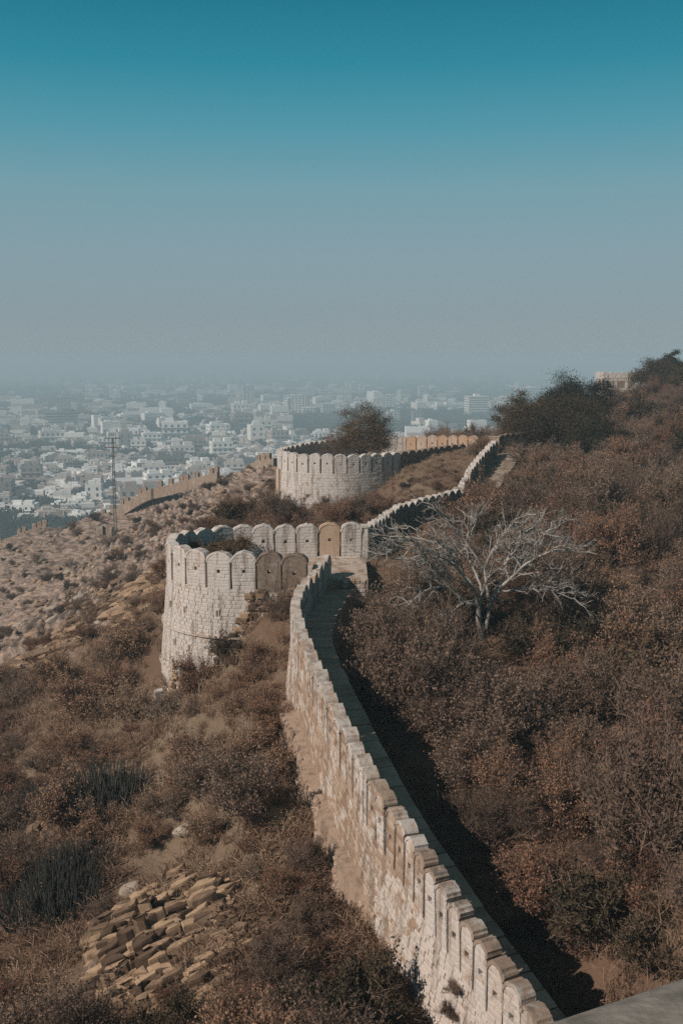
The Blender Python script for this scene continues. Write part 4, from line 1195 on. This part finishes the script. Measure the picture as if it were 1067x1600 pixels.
def bedrock(label, poly_px, pa, pb, pc, n_own, seed, rows=.20, along=.80):
    """beds of rock in place: cells that fit together, longer along the bedding, each standing and tilting differently"""
    r = random.Random(seed); root = empty('rock_outcrop', (0,0,0)); tag(root, label, 'rock outcrop')
    A_, B_, C_ = hit(*pa), hit(*pb), hit(*pc)
    u = B_-A_; u /= np.linalg.norm(u); w = C_-A_; w = w-u*(w@u); w /= np.linalg.norm(w); nrm = np.cross(u, w)
    if nrm[2] < 0: nrm = -nrm
    pts = np.array([hit(*q) for q in poly_px]); us = (pts-A_)@u; ws = (pts-A_)@w; S_ = []; v = ws.min()-.6; k = 0
    while v < ws.max()+.6:
        x = us.min()-.8-r.random()*along; h_ = rows*r.uniform(.55, 1.25)
        while x < us.max()+.8:
            L = along*(.22+1.5*r.random()**2.2); S_.append((x+L/2, v+h_/2+(r.random()-.5)*h_*.7)); x += L
        v += h_
    S_ = np.array(S_); G = S_*np.array([rows/along*1.15, 1]); out = []
    for i in range(len(S_)):
        p = A_+u*S_[i,0]+w*S_[i,1]; q = pixel(p)
        if not inside([tuple(np.mean(poly_px,axis=0)+(np.array(e_)-np.mean(poly_px,axis=0))*1.08) for e_ in poly_px], *q): continue
        g = hit(*q)
        if np.linalg.norm(g-p) > 2.6: continue
        d = np.linalg.norm(G-G[i], axis=1); nb = np.argsort(d)[1:14]
        cell = [G[i]+np.array(c_) for c_ in ((-.6,-.6),(.6,-.6),(.6,.6),(-.6,.6))]
        for j in nb: cell = clip_poly(cell, (G[i]+G[j])/2, (G[j]-G[i])/d[j])
        if len(cell) < 3: continue
        cell = np.array(cell)/np.array([rows/along*1.15, 1]); c0 = cell.mean(0)
        x, v = S_[i]; z1 = float(fbm(np.array([x*.5+9]), np.array([v*.9+4]), 3)[0]); z2 = float(fbm(np.array([x*1.3+2]), np.array([v*2.2+7]), 2)[0])
        edge = min(np.hypot(*(np.array(q)-np.array(e_))) for e_ in OC_EDGE(poly_px)); sink = max(0, 1-edge/34.0)*.30
        saw = ((v+z1*1.4)/1.25) % 1.0
        top = .12+.55*z1+.26*saw+.22*z2+.09*r.random()-sink
        if r.random() < .06: top -= .28
        tu, tw = (r.random()-.5)*.26, -.30+(r.random()-.5)*.40
        ring = (cell-c0)*.955; m_ = len(ring); V = []
        for sc_, dz in ((1.0, -1.0), (1.0, -.05), (.88, .0)):
            for e_ in ring:
                e2 = e_*sc_*(1+(r.random()-.5)*(.10 if dz > -.5 else 0)); hh = -.9 if dz < -.5 else top+tu*e2[0]+tw*e2[1]+dz+(r.random()-.5)*.05
                V.append(u*e2[0]+w*e2[1]+nrm*hh)
        V.append(nrm*(top+(r.random()-.3)*.05)); F_ = []
        for k_ in range(2):
            for e_ in range(m_): F_.append((k_*m_+e_, k_*m_+(e_+1) % m_, (k_+1)*m_+(e_+1) % m_, (k_+1)*m_+e_))
        for e_ in range(m_): F_.append((2*m_+e_, 2*m_+(e_+1) % m_, 3*m_))
        out.append((np.ptp(cell[:,0])*np.ptp(cell[:,1]), g, V, F_))
    out.sort(key=lambda o_: -o_[0]); rest = []
    for k, (ar, g, V, F_) in enumerate(out):
        if k < n_own:
            me = mesh_py('rock_slab', V, F_, M['rock'], r.random()); bm = bmesh.new(); bm.from_mesh(me); bmesh.ops.recalc_face_normals(bm, faces=bm.faces); bm.to_mesh(me); bm.free()
            o = link('rock_slab', me, root); o.location = g
        else: rest.append((g, V, F_))
    a = Acc(); bb = np.array(poly_px); c_ = bb.mean(0)
    for g, V, F_ in rest: a.add(np.array(V)+g, [f if len(f) == 4 else (f[0], f[1], f[2], f[2]) for f in F_], r.random())
    k = 0
    while k < 900:
        q = c_+(np.array([r.uniform(bb[:,0].min(), bb[:,0].max()), r.uniform(bb[:,1].min(), bb[:,1].max())])-c_)*1.22
        if not inside([tuple(c_+(np.array(p_)-c_)*1.22) for p_ in poly_px], *q): continue
        k += 1; g = hit(*q); s_ = .05+.2*r.random()**2.2; me = SH[r.randrange(len(SH))]
        rot = np.array(Matrix.Rotation(6.3*r.random(),3,'Z') @ Matrix.Rotation((r.random()-.5)*1.2,3,'X'))
        m = np.eye(4); m[:3,:3] = rot*np.array([s_*1.5, s_, s_*.7])[None,:]; m[:3,3] = g+nrm*(.0+.12*r.random())
        a.add(np.array([v_.co for v_ in me.vertices]) @ m[:3,:3].T+m[:3,3], [list(f.vertices) for f in me.polygons], r.random())
    o = a.build('rock_chips', M['rock'], root); o['kind'] = 'stuff'
    return len(out)
def OC_EDGE(P_):
    o = []
    for i in range(len(P_)):
        p, q = np.array(P_[i], float), np.array(P_[(i+1) % len(P_)], float); n = max(2, int(np.hypot(*(q-p))/8))
        o += [p+(q-p)*t/n for t in range(n)]
    return o
def shard(seed):
    r = np.random.default_rng(seed); bm = bmesh.new(); bmesh.ops.create_cube(bm, size=1)
    for v in bm.verts: v.co = Vector(np.array(v.co)*r.uniform(.78, 1.1, 3))
    for k in range(6):
        n_ = r.normal(size=3); n_ /= np.linalg.norm(n_)
        ge = bm.verts[:]+bm.edges[:]+bm.faces[:]
        res = bmesh.ops.bisect_plane(bm, geom=ge, plane_co=Vector(n_*r.uniform(.34,.56)), plane_no=Vector(n_), clear_outer=True)
        ed = [e for e in bm.edges if e.is_boundary]
        if ed: bmesh.ops.edgeloop_fill(bm, edges=ed)
    bmesh.ops.triangulate(bm, faces=[f for f in bm.faces if len(f.verts) > 4]); bmesh.ops.recalc_face_normals(bm, faces=bm.faces)
    fs = [f for f in bm.faces if len(f.verts) == 4]; bmesh.ops.triangulate(bm, faces=fs)
    me = bpy.data.meshes.new('rock_slab'); bm.to_mesh(me); bm.free(); me.materials.append(M['rock'])
    t = me.attributes.new('tone','FLOAT','POINT'); t.data.foreach_set('value', np.full(len(me.vertices), r.random(), dtype=np.float32)); return me
SH = [shard(300+i) for i in range(14)]
print('bedrock pieces', bedrock('large layered outcrop of broken tan rock at the lower left foreground', [(150,1375),(235,1330),(300,1345),(390,1390),(400,1470),(350,1550),(290,1610),(190,1600),(110,1560),(150,1520),(128,1450)], (170,1490), (380,1395), (290,1580), 298, 3))
outcrop('small ledge of yellow rock between dark stalk shrubs at the left', [(50,1285),(85,1225),(118,1235),(90,1290),(60,1318)], 26, .3, .8, (-24, 12, 0), 4)
outcrop('pale rock ledge left of the upper dark stalk shrub', [(80,1150),(130,1130),(140,1165),(95,1180)], 24, .3, .75, (-20, 10, 0), 5)
outcrop('rusty rock shelf behind the drum of the nearer bastion', [(150,930),(255,880),(255,960),(190,985)], 60, .5, 1.4, (-20, 10, 0), 6, extra=80)
outcrop('tan rock ledge along the left hill crest below the rusty bushes', [(0,1045),(120,965),(150,990),(60,1050),(0,1090)], 60, .5, 1.5, (-20, 10, 0), 8, extra=80)
p = hit(206, 1397); o = link('boulder', BD[0]); o.location = p+np.array([0,-.1,.22]); o.scale = (1.0,.8,.8); o.rotation_euler = (.1,-.3,.3)
tag(o, 'pale rounded boulder lying on top of the layered outcrop', 'boulder')
p = hit(292, 1302); o = link('boulder', BD[2]); o.location = p+np.array([0,-.1,.12]); o.scale = (1.2,.9,.7); o.rotation_euler = (.1,-.35,.2)
tag(o, 'pale flat boulder in the scrub upslope of the layered outcrop', 'boulder')
# boulders of the bare slopes
bl = []
for _ in range(5000):
    px, py = rs.uniform(0, 440), rs.uniform(735, 1180)
    Y0 = rs.uniform(62, 235)
    x = (px-533.5)/F*Y0; k = rocky(np.array([x]), np.array([Y0]))[0]
    if k < .45 or rs.random() > k*.8: continue
    if blocked(x, Y0, .5): continue
    bl.append((x, Y0))
bl = bl[:1300]; bz_ = H([b_[0] for b_ in bl], [b_[1] for b_ in bl])
bsz = rs.uniform(.2,1.0,len(bl))**3*1.5+.22; od = np.argsort(-bsz/np.array([b_[1] for b_ in bl]))
ob_ = set(od[:130].tolist())
for j in od[:130]:
    o = link('boulder', BD[j % 6] if j % 3 else RK[j % 10]); o.location = (bl[j][0], bl[j][1], bz_[j]); o.scale = (bsz[j]*1.3, bsz[j], bsz[j]*.7); o.rotation_euler = (.1,-.35,rs.uniform(-.5,.5))
    tag(o, 'weathered tan boulder half buried in the bare slope left of the bastions', 'boulder', 'boulders on the bare left slopes')
rest = [j for j in range(len(bl)) if j not in ob_]
scatter('loose_rocks', [(m_,) for m_ in BD+RK[:4]], [(bl[j][0], bl[j][1], bz_[j]) for j in rest], rs.uniform(0,6.28,len(rest)), bsz[rest]*.8, rs.integers(0,10,len(rest)))

# ------------------------------------------------------------------ trees
def tube(a, pts, rad, n):
    pts = np.asarray(pts, float); rad = np.asarray(rad, float); k = len(pts)
    T = np.gradient(pts, axis=0); T /= np.linalg.norm(T,axis=1)[:,None]+1e-9
    h = np.array([.31,.2,.93]); U = np.cross(T, h); U /= np.linalg.norm(U,axis=1)[:,None]+1e-9; W = np.cross(T, U)
    an = np.arange(n)*2*np.pi/n
    V = (pts[:,None,:]+rad[:,None,None]*(np.cos(an)[None,:,None]*U[:,None,:]+np.sin(an)[None,:,None]*W[:,None,:])).reshape(-1,3)
    i = np.arange(n); j = (i+1) % n; q = np.vstack([np.stack([s*n+i, s*n+j, (s+1)*n+j, (s+1)*n+i],1) for s in range(k-1)])
    a.add(V, q)
def wig(p0, p1_, bend, n, r, jit=.06):
    t = np.linspace(0,1,n)[:,None]; L = np.linalg.norm(p1_-p0)
    p = p0+(p1_-p0)*t+np.asarray(bend)*L*(4*t*(1-t)); p[1:-1] += r.normal(size=(n-2,3))*jit*L/ math.sqrt(n); return p

base = hit(752, 1003); r = np.random.default_rng(77)
TY = base[1]
tree = empty('bare_tree', base); tag(tree, 'large leafless silver barked tree spreading over the scrub right of the wall', 'tree')
def TP(px, py, dy): return P(px, py, TY+dy)-base
ax = Acc(); fork = TP(748, 945, 0)
tk = Acc(); tube(tk, [np.array([0,0,-.4]), TP(751,985,0), TP(747,965,.05), fork+np.array([0,0,.1])], [.24,.19,.16,.13], 8)
tube(tk, [np.array([.2,.1,-.4]), TP(757,985,.1), TP(762,965,.25), TP(764,945,.3)], [.2,.17,.14,.12], 7)
tk.build('trunk', M['grey_bark'], tree, smooth=True)
limbs = [[(748,948,0),(725,938,-.3),(700,915,-.6),(685,895,-1),(660,878,-1.4),(610,872,-1.8)],
 [(748,948,0),(738,915,.4),(715,890,.8),(690,855,1.2),(650,840,1.6),(600,838,2)],
 [(748,948,0),(742,925,-.6),(728,905,-1.2),(705,880,-1.8),(670,860,-2.4),(625,835,-2.8)],
 [(764,945,.3),(760,915,.3),(757,890,.4),(770,860,.6),(790,830,.8),(812,808,1)],
 [(764,945,.3),(778,925,0),(795,905,-.3),(825,880,-.6),(860,862,-1),(905,858,-1.4)],
 [(764,945,.3),(775,920,.8),(800,890,1.4),(830,860,2),(850,835,2.6),(880,820,3)],
 [(748,948,0),(755,920,-.8),(765,900,-1.4),(790,880,-2),(800,850,-2.4),(830,825,-2.8)],
 [(748,948,0),(750,915,.9),(735,880,1.6),(728,845,2.2),(745,815,2.6),(740,800,2.8)],
 [(778,925,0),(810,922,-.8),(850,922,-1.3),(885,932,-1.6),(915,950,-1.8)],
 [(700,915,-.6),(672,920,-1),(645,938,-1.3),(625,958,-1.6)],
 [(757,890,.4),(740,865,.3),(720,835,.2),(705,815,0),(690,800,-.2)],
 [(725,938,-.3),(712,950,-1.2),(704,968,-1.8),(700,985,-2.2)],
 [(795,905,-.3),(790,880,.4),(810,850,.8),(840,830,1),(870,840,1.2)],
 [(690,855,1.2),(660,862,.6),(620,858,.2),(585,870,-.2)]]
r0s = [.10,.09,.09,.10,.11,.08,.08,.08,.06,.055,.06,.05,.06,.05]
lv = [0]
def sub(a, path_, rad, lev):
    n = len(path_); Ltot = np.linalg.norm(np.diff(path_,axis=0),axis=1).sum()
    cnt = {1: max(6, int(Ltot*3.0)), 2: max(4, int(Ltot*4.4)), 3: max(2, int(Ltot*4.2))}[lev]
    for k in range(cnt):
        t = r.uniform(.22 if lev == 1 else .15, 1.0)*(n-1); i = min(int(t), n-2); f = t-i
        p = path_[i]*(1-f)+path_[i+1]*f; d = path_[i+1]-path_[i]; d = d/np.linalg.norm(d)
        out = p*np.array([1,1,0]); out = out/(np.linalg.norm(out)+.3)
        d = d*.8+r.normal(size=3)*.55+out*.35+np.array([0,0,.28 if p[2] > 1.6 else .05]); d /= np.linalg.norm(d)
        L = {1: r.uniform(.7,1.7), 2: r.uniform(.35,.85), 3: r.uniform(.15,.42)}[lev]
        rr = {1: .034, 2: .018, 3: .0105}[lev]*r.uniform(.8,1.2)
        bend = r.normal(size=3)*.10+np.array([0,0,.06])
        q = wig(p, p+d*L, bend, {1:6,2:4,3:3}[lev], r, .10)
        tube(a, q, np.linspace(rr, rr*.5, len(q)), {1:5,2:3,3:3}[lev])
        if lev < 3: sub(a, q, rr, lev+1)
for pts, rr in zip(limbs, r0s):
    a = Acc(); pp = np.array([TP(*q) for q in pts]); pp = catmull(pp, .25); pp[1:-1] += r.normal(size=(len(pp)-2,3))*.02
    tube(a, pp, np.linspace(rr, .03, len(pp)), 7); sub(a, pp[::2], rr, 1)
    a.build('limb', M['silver'], tree, smooth=True)

def leafy_tree(name, label, base, R_, Hh, seed, lmat, nclump=60, nl=110, ls=.16, trunk=.2, dens=1.0, low=.15, squash=1.0):
    r = np.random.default_rng(seed); root = empty(name, base); tag(root, label, 'tree')
    a = Acc(); fork = np.array([0,0,Hh*low+.3]); tube(a, [np.array([0,0,-.5]), fork*.5+r.normal(size=3)*.05, fork], [trunk*1.2, trunk, trunk*.85], 7)
    a.build('trunk', M['bark'], root)
    VV, TT = [], []; lb = Acc()
    for k in range(nclump):
        an = r.uniform(0,6.283); e_ = math.asin(r.uniform(-.15,1)); rad = r.uniform(.55,1.0)*(1+.2*math.sin(an*3+seed)+.12*math.sin(an*7))
        c = np.array([math.cos(an)*math.cos(e_)*R_*rad, math.sin(an)*math.cos(e_)*R_*rad*squash, Hh*low+.5+(Hh*(1-low)-.5)*max(0.05, math.sin(e_)*.8*rad+.2)])
        if r.random() < .6: tube(lb, wig(fork, c, (0,0,.08), 6, r, .12), np.linspace(trunk*.35,.02,6), 4)
        n = int(nl*r.uniform(.6,1.3)*dens); s = R_*r.uniform(.16,.30)
        q = r.normal(size=(n,3))*np.array([1,1,.62])*s*.62
        V, _ = leaves(c+q, ls, r, .5); VV.append(V); TT.append(np.repeat(np.clip(r.normal(.5,.2,n)+.2*r.normal(),0,1),4))
        nt_ = n//6; s0 = c+q[:nt_]*.2; V, _ = quads(s0, c+q[:nt_], .012, r); VV.append(V); TT.append(np.zeros(len(V)))
    lb.build('limbs', M['bark'], root)
    V = np.vstack(VV); link('crown', mesh_np('crown', V, np.arange(len(V)).reshape(-1,4), M[lmat], np.concatenate(TT)), root)
    return root
def tree_at(px, py, Y, **k):
    p = P(px, py, Y); p[2] = h1(p[0], p[1])-.1; return p
T = [('leafy_tree','brown tinged leafy tree at the left end of the clump on the ridge', tree_at(822,696,121), 3.7, 5.9, 1,'olive_leaf',95,340,.15),
 ('leafy_tree','tallest dark tree at the back of the clump on the ridge', tree_at(893,682,132), 5.0, 7.8, 2,'dark_leaf',120,380,.16),
 ('leafy_tree','broad olive tree in the middle of the clump on the ridge', tree_at(880,708,120), 5.2, 6.4, 3,'olive_leaf',130,380,.16),
 ('leafy_tree','low dark round tree at the front right of the clump on the ridge', tree_at(928,716,113), 3.5, 4.6, 4,'dark_leaf',110,380,.15),
 ('leafy_tree','rounded dark tree right of the skyline pavilion', tree_at(1026,624,186), 4.4, 5.0, 5,'dark_leaf',100,300,.2),
 ('leafy_tree','small round topped tree standing highest on the right skyline', tree_at(1046,620,190), 2.1, 5.3, 6,'dark_leaf',60,260,.2),
 ('leafy_tree','dark tree at the right edge of the skyline', tree_at(1072,628,176), 3.6, 4.6, 7,'dark_leaf',80,260,.2)]
for nm, lab, b_, R_, Hh, sd, lm, nc, nl, ls in T: leafy_tree(nm, lab, b_, R_, Hh, sd, lm, nc, nl, ls)
leafy_tree('leafy_tree', 'thin grey brown tree growing inside the farther bastion', (2.6,126.5,-12.7), 3.9, 6.9, 12, 'olive_leaf', 110, 230, .14, .16, 1.0, .12)
leafy_tree('leafy_tree', 'sparse low tree leaning left inside the farther bastion', (-.6,129.5,-12.7), 2.6, 4.2, 14, 'brown_leaf', 40, 80, .12, .1, .7, .1)
# dead twig tree lower in the scrub
p = hit(762, 1140); dt = empty('dead_sapling', p); tag(dt, 'small forked dead sapling in the scrub below the silver tree', 'tree')
a = Acc(); r = np.random.default_rng(5)
for q in [[(762,1140),(752,1125),(740,1112),(728,1095)],[(752,1125),(750,1105),(754,1085),(750,1070)],[(740,1112),(748,1100),(745,1080)]]:
    pp = np.array([P(x, y, p[1])-p for x, y in q]); tube(a, pp, np.linspace(.045,.015,len(pp)), 5); sub(a, catmull(pp,.3), .03, 2)
a.build('branches', M['silver'], dt)

# ------------------------------------------------------------------ the city on the plain
def house_mesh(seed):
    r = random.Random(seed); a = Acc(); w, d = r.uniform(8,19), r.uniform(8,13); fl = r.randint(2,4); h = fl*3.1
    t = .5
    a.box(-w/2, w/2, -d/2, d/2, -2, h, t=t)
    for x0,x1,y0,y1 in ((-w/2,w/2,-d/2,-d/2+.25),(-w/2,w/2,d/2-.25,d/2),(-w/2,-w/2+.25,-d/2+.25,d/2-.25),(w/2-.25,w/2,-d/2+.25,d/2-.25)): a.box(x0,x1,y0,y1,h,h+.9,t=t)
    a.box(-w*.35, -w*.05, -d*.1, d*.3, h, h+2.7, t=t+.05)
    if r.random() < .6: a.box(w*.1, w*.42, -d*.4, d*.1, h, h+3.0, t=t+.08)
    for f in range(1, fl): a.box(-w/2-.5, w/2+.3, -d/2-.7, -d/2, f*3.1-.1, f*3.1+.5, t=t+.1)
    body = a.mesh('building', M['city'])
    g_ = Acc()
    for f in range(fl):
        n = int(w/3)
        for k in range(n):
            x = -w/2+w*(k+.5)/n; g_.box(x-.7, x+.7, -d/2-.06, -d/2+.05, f*3.1+.9, f*3.1+2.4)
        n = int(d/3.4)
        for k in range(n):
            y = -d/2+d*(k+.5)/n; g_.box(-w/2-.06, -w/2+.05, y-.6, y+.6, f*3.1+.9, f*3.1+2.4)
    return body, g_.mesh('windows', M['glass'])
HM = [house_mesh(i) for i in range(12)]
def tower(name, label, px, py, wpx, hpx, floors, tonev, bands, seed, ry=.25, depth=.6, group=None):
    d = P(px, py, 1.0); Y = PLAIN/d[2]; pos = d*Y; k = Y/F*1.0; w, h = wpx*k, hpx*k
    root = empty(name, pos); root.rotation_euler = (0,0,ry); tag(root, label, 'building', group)
    a = Acc(); dp = w*depth
    a.box(-w/2, w/2, -dp/2, dp/2, -2, h, t=tonev); a.box(-w*.12, w*.14, -dp*.2, dp*.2, h, h+h*.09, t=tonev)
    o = a.build('wall', M['tower'], root)
    for f in range(floors):
        z = h*f/floors; fh = h/floors
        if bands:
            b = Acc(); b.box(-w/2-.02*w, w/2+.02*w, -dp/2-.035*w, -dp/2+.0, z+fh*.5, z+fh*.97, t=tonev+.05); b.build('balcony', M['tower'], root)
            b = Acc(); b.box(-w*.47, w*.47, -dp/2-.012*w, -dp/2, z+fh*.06, z+fh*.48); b.build('window_band', M['glass'], root)
        else:
            b = Acc(); n = max(3, int(wpx/5))
            for q in range(n): x = -w/2+w*(q+.5)/n; b.box(x-w/n*.27, x+w/n*.27, -dp/2-.01*w, -dp/2, z+fh*.3, z+fh*.78)
            b.build('window_row', M['glass'], root)['kind'] = 'stuff'
    b = Acc()
    for f in range(floors):
        z = h*f/floors; fh = h/floors
        for q in range(3): y = -dp/2+dp*(q+.5)/3; b.box(w/2, w/2+.01*w, y-dp*.1, y+dp*.1, z+fh*.3, z+fh*.75); b.box(-w/2-.01*w, -w/2, y-dp*.1, y+dp*.1, z+fh*.3, z+fh*.75)
    b.build('side_windows', M['glass'], root)['kind'] = 'stuff'
    return root
tower('office_tower','broad white block with banded balconies in the city left of the ridge trees', 743, 655, 32, 36, 10, .80, True, 1)
tower('low_block','long low white annexe at the foot of the banded white block', 730, 660, 40, 8, 2, .78, True, 2)
tower('apartment_tower','white twin stepped apartment tower just right of the tree in the farther bastion', 613, 668, 20, 26, 8, .80, False, 3)
tower('apartment_tower','buff apartment tower right of the white stepped tower above the orange merlons', 651, 668, 16, 26, 8, .55, False, 4)
tower('apartment_tower','pale apartment tower standing alone in the middle of the hazy city', 388, 632, 18, 30, 9, .66, False, 5)
tower('apartment_tower','thin tall pale tower far back left of the lone tower', 334, 612, 8, 28, 10, .62, False, 6)
tower('apartment_tower','pale tower with dark window rows far back above the farther bastion', 486, 618, 12, 20, 7, .7, False, 7)
tower('apartment_tower','pale tower far back left of the banded white block', 660, 624, 14, 20, 7, .72, True, 8)
tower('apartment_block','long flat pale block far back behind the orange merlons', 612, 626, 28, 9, 3, .62, False, 9)
tower('apartment_block','white stepped block above the farther bastion, left of its tree', 482, 655, 20, 18, 5, .74, False, 10)
tower('apartment_block','wide grey block with dark floors at the hazy left side of the city', 108, 668, 70, 26, 6, .30, True, 11)
tower('apartment_block','orange tinted block on the left skyline of the near city', 222, 652, 20, 14, 4, .46, True, 12)
tower('apartment_block','pair of far blocks fading into the haze left of the thin tower', 250, 612, 14, 22, 6, .5, False, 13)
tower('apartment_block','white sided long block in the near city at the left', 50, 756, 34, 22, 5, .72, False, 14, .35)
tower('apartment_block','tan slab block in the near city just left of the lattice mast top', 120, 745, 34, 24, 5, .32, False, 15, .3)
tower('apartment_block','pink gabled block in the near city right of the lattice mast', 214, 735, 22, 22, 4, .42, False, 16, .35)
tower('apartment_block','pale wide block far back at the right beside the ridge trees', 830, 628, 40, 22, 6, .6, False, 17)
tower('apartment_block','row of pale far blocks just above the white banded one', 760, 600, 40, 14, 4, .6, False, 18)

rt = random.Random(4)
for k in range(46):
    py = 590+75*rt.random()**1.3; px = rt.uniform(300, 880) if rt.random() < .8 else rt.uniform(0, 300)
    sc_ = .45+.75*(py-585)/75; fl_ = rt.randint(4, 9)
    far = 'far back' if py < 618 else 'midway back'; side = 'left of the lattice mast' if px < 190 else 'left of the farther bastion' if px < 440 else 'above the farther bastion' if px < 640 else 'above the ochre merlons'
    lab = 'pale mid rise block in the haze %s %s' % (far, side)
    tower('apartment_block', lab, px, py, rt.uniform(11, 26)*sc_, fl_*rt.uniform(2.4, 3.4)*sc_, fl_, rt.uniform(.35, .85), rt.random() < .4, k, .25+rt.choice((0, .5, -.3)), .7, lab.replace('block', 'blocks'))
# city streets
for k, (xa, ya, xb, yb, w_) in enumerate([(-900,700,900,2900,14),(-200,900,-1900,3600,12),(-1500,1500,1600,2100,12),(-700,1250,200,1000,8),(300,1500,1500,5200,18),(-2500,3000,2600,3600,18),(-600,850,-100,1900,8)]):
    d_ = np.array([xb-xa, yb-ya]); d_ = d_/np.linalg.norm(d_)*w_/2
    o = link('road', mesh_py('road', [(xa+d_[1],ya-d_[0],PLAIN+.3+.05*k),(xb+d_[1],yb-d_[0],PLAIN+.3+.05*k),(xb-d_[1],yb+d_[0],PLAIN+.3+.05*k),(xa-d_[1],ya+d_[0],PLAIN+.3+.05*k)], [(0,1,2,3)], M['path'])); tag(o, kind='structure')
rc = np.random.default_rng(21); placed = []
def city_density(px, py, X, Y):
    if 1650 < Y < 2500 and -.05 < X/Y < .16: return -.5+.1*rc.normal()
    b_ = .03 if Y < 1350 else 0
    g_ = b_ + fbm(np.array([X*.0016+3]), np.array([Y*.0016]), 4)[0]
    return g_
n = 0; tries = 0
while n < 300 and tries < 20000:
    tries += 1
    if rc.random() < .72: px, py = rc.uniform(-10, 440), rc.uniform(688, 832)
    else: px, py = rc.uniform(330, 800), rc.uniform(640, 700)
    d = P(px, py, 1.0); Y = PLAIN/d[2]; X = d[0]*Y
    if Y < 560: continue
    if city_density(px, py, X, Y) < -.10+.05*rc.normal(): continue
    if any((X-a)**2+(Y-b)**2 < (17+.004*Y)**2 for a, b in placed): continue
    placed.append((X, Y)); hb, hw_ = HM[rc.integers(12)]
    s = rc.uniform(.8,1.9)*(1.0 if Y < 1500 else 1.35)
    o = link('house', hb); o.location = (X, Y, PLAIN); o.rotation_euler = (0,0,.25+.12*rc.normal()+(1.57 if rc.random() < .3 else 0)); o.scale = (s, s, s*rc.uniform(.8,1.2))
    w_ = link('windows', hw_, o); w_['kind'] = 'stuff'
    zone = 'left of the lattice mast' if px < 150 else 'around the lattice mast' if px < 260 else 'beyond the left spur crest' if px < 440 else 'beyond the farther bastion' if px < 640 else 'beyond the ochre merlons'
    dist = 'nearest' if Y < 1100 else 'middle' if Y < 1700 else 'hazier'
    lab = ('small' if s < 1.1 else 'large' if s > 1.5 else 'mid sized')+' flat roofed house in the %s rows %s' % (dist, zone)
    tag(o, lab, 'house', lab.replace('house', 'houses')); n += 1
# everything farther: one mass
A_ = Acc(); VV = []; TT = []
K = 4800
pys = rc.uniform(583, 832, K*2); pxs = rc.uniform(-60, 900, K*2)
cnt = 0
for px, py in zip(pxs, pys):
    d = P(px, py, 1.0); Y = PLAIN/d[2]; X = d[0]*Y
    if Y < 560 or Y > 11000: continue
    g_ = city_density(px, py, X, Y)
    if g_ < -.07+.07*rc.normal() and Y < 6500: continue
    big = rc.random() < .14
    s = (1.25 if Y < 2000 else 1.7+(Y-2000)/2600)
    w, dd, h = rc.uniform(7,24)*s, rc.uniform(7,14)*s, rc.uniform(4,12)*(.8+.2*s)
    if big and Y > 1500: h *= rc.uniform(1.5,3.2); w *= 1.2
    an = .25+.15*rc.normal()+(1.57 if rc.random() < .3 else 0); c_, s_ = math.cos(an), math.sin(an)
    Mx = np.array([[c_,-s_,0,X],[s_,c_,0,Y],[0,0,1,PLAIN],[0,0,0,1.]])
    t = rc.random()**1.2*.72
    A_.box(-w/2,w/2,-dd/2,dd/2,-1,h,Mx,t); A_.box(-w*.3,w*.0,-dd*.2,dd*.25,h,h+2.2,Mx,min(1,t+.05))
    A_.box(-w*.46,w*.46,-dd/2-.3,-dd/2,h*.55,h*.7,Mx,(t+.5) % 1)
    cnt += 1
    if cnt > K: break
o = A_.build('distant_city', M['city']); o['kind'] = 'stuff'
def clump(seed):
    r = np.random.default_rng(seed); c = r.normal(size=(220,3))*(2.6,2.6,1.5)+np.array([0,0,5.0]); c[:,2] = np.maximum(c[:,2], .6)
    V, Q_ = leaves(c, 2.3, r, .2); return mesh_np('city_tree', V, Q_, M['city_leaf'], np.repeat(r.random(220),4))
CT = [clump(i) for i in range(4)]
placed_grid = {}
for X, Y in placed:
    for dx in (-1,0,1):
        for dy in (-1,0,1): placed_grid[(int(X//14)+dx, int(Y//14)+dy)] = 1
tp = []
for _ in range(22000):
    px, py = rc.uniform(-40, 880), rc.uniform(590, 840); d = P(px, py, 1.0); Y = PLAIN/d[2]; X = d[0]*Y
    if Y < 540 or Y > 7000: continue
    if city_density(px, py, X, Y) > -.02+.10*rc.normal(): continue
    if placed_grid.get((int(X//14), int(Y//14))): continue
    tp.append((X, Y, PLAIN-.5))
tp = np.array(tp)
scatter('city_trees', [(m_,) for m_ in CT], tp, rc.uniform(0,6.28,len(tp)), rc.uniform(.6,1.5,len(tp))*(1+tp[:,1]/5000), rc.integers(0,4,len(tp)))
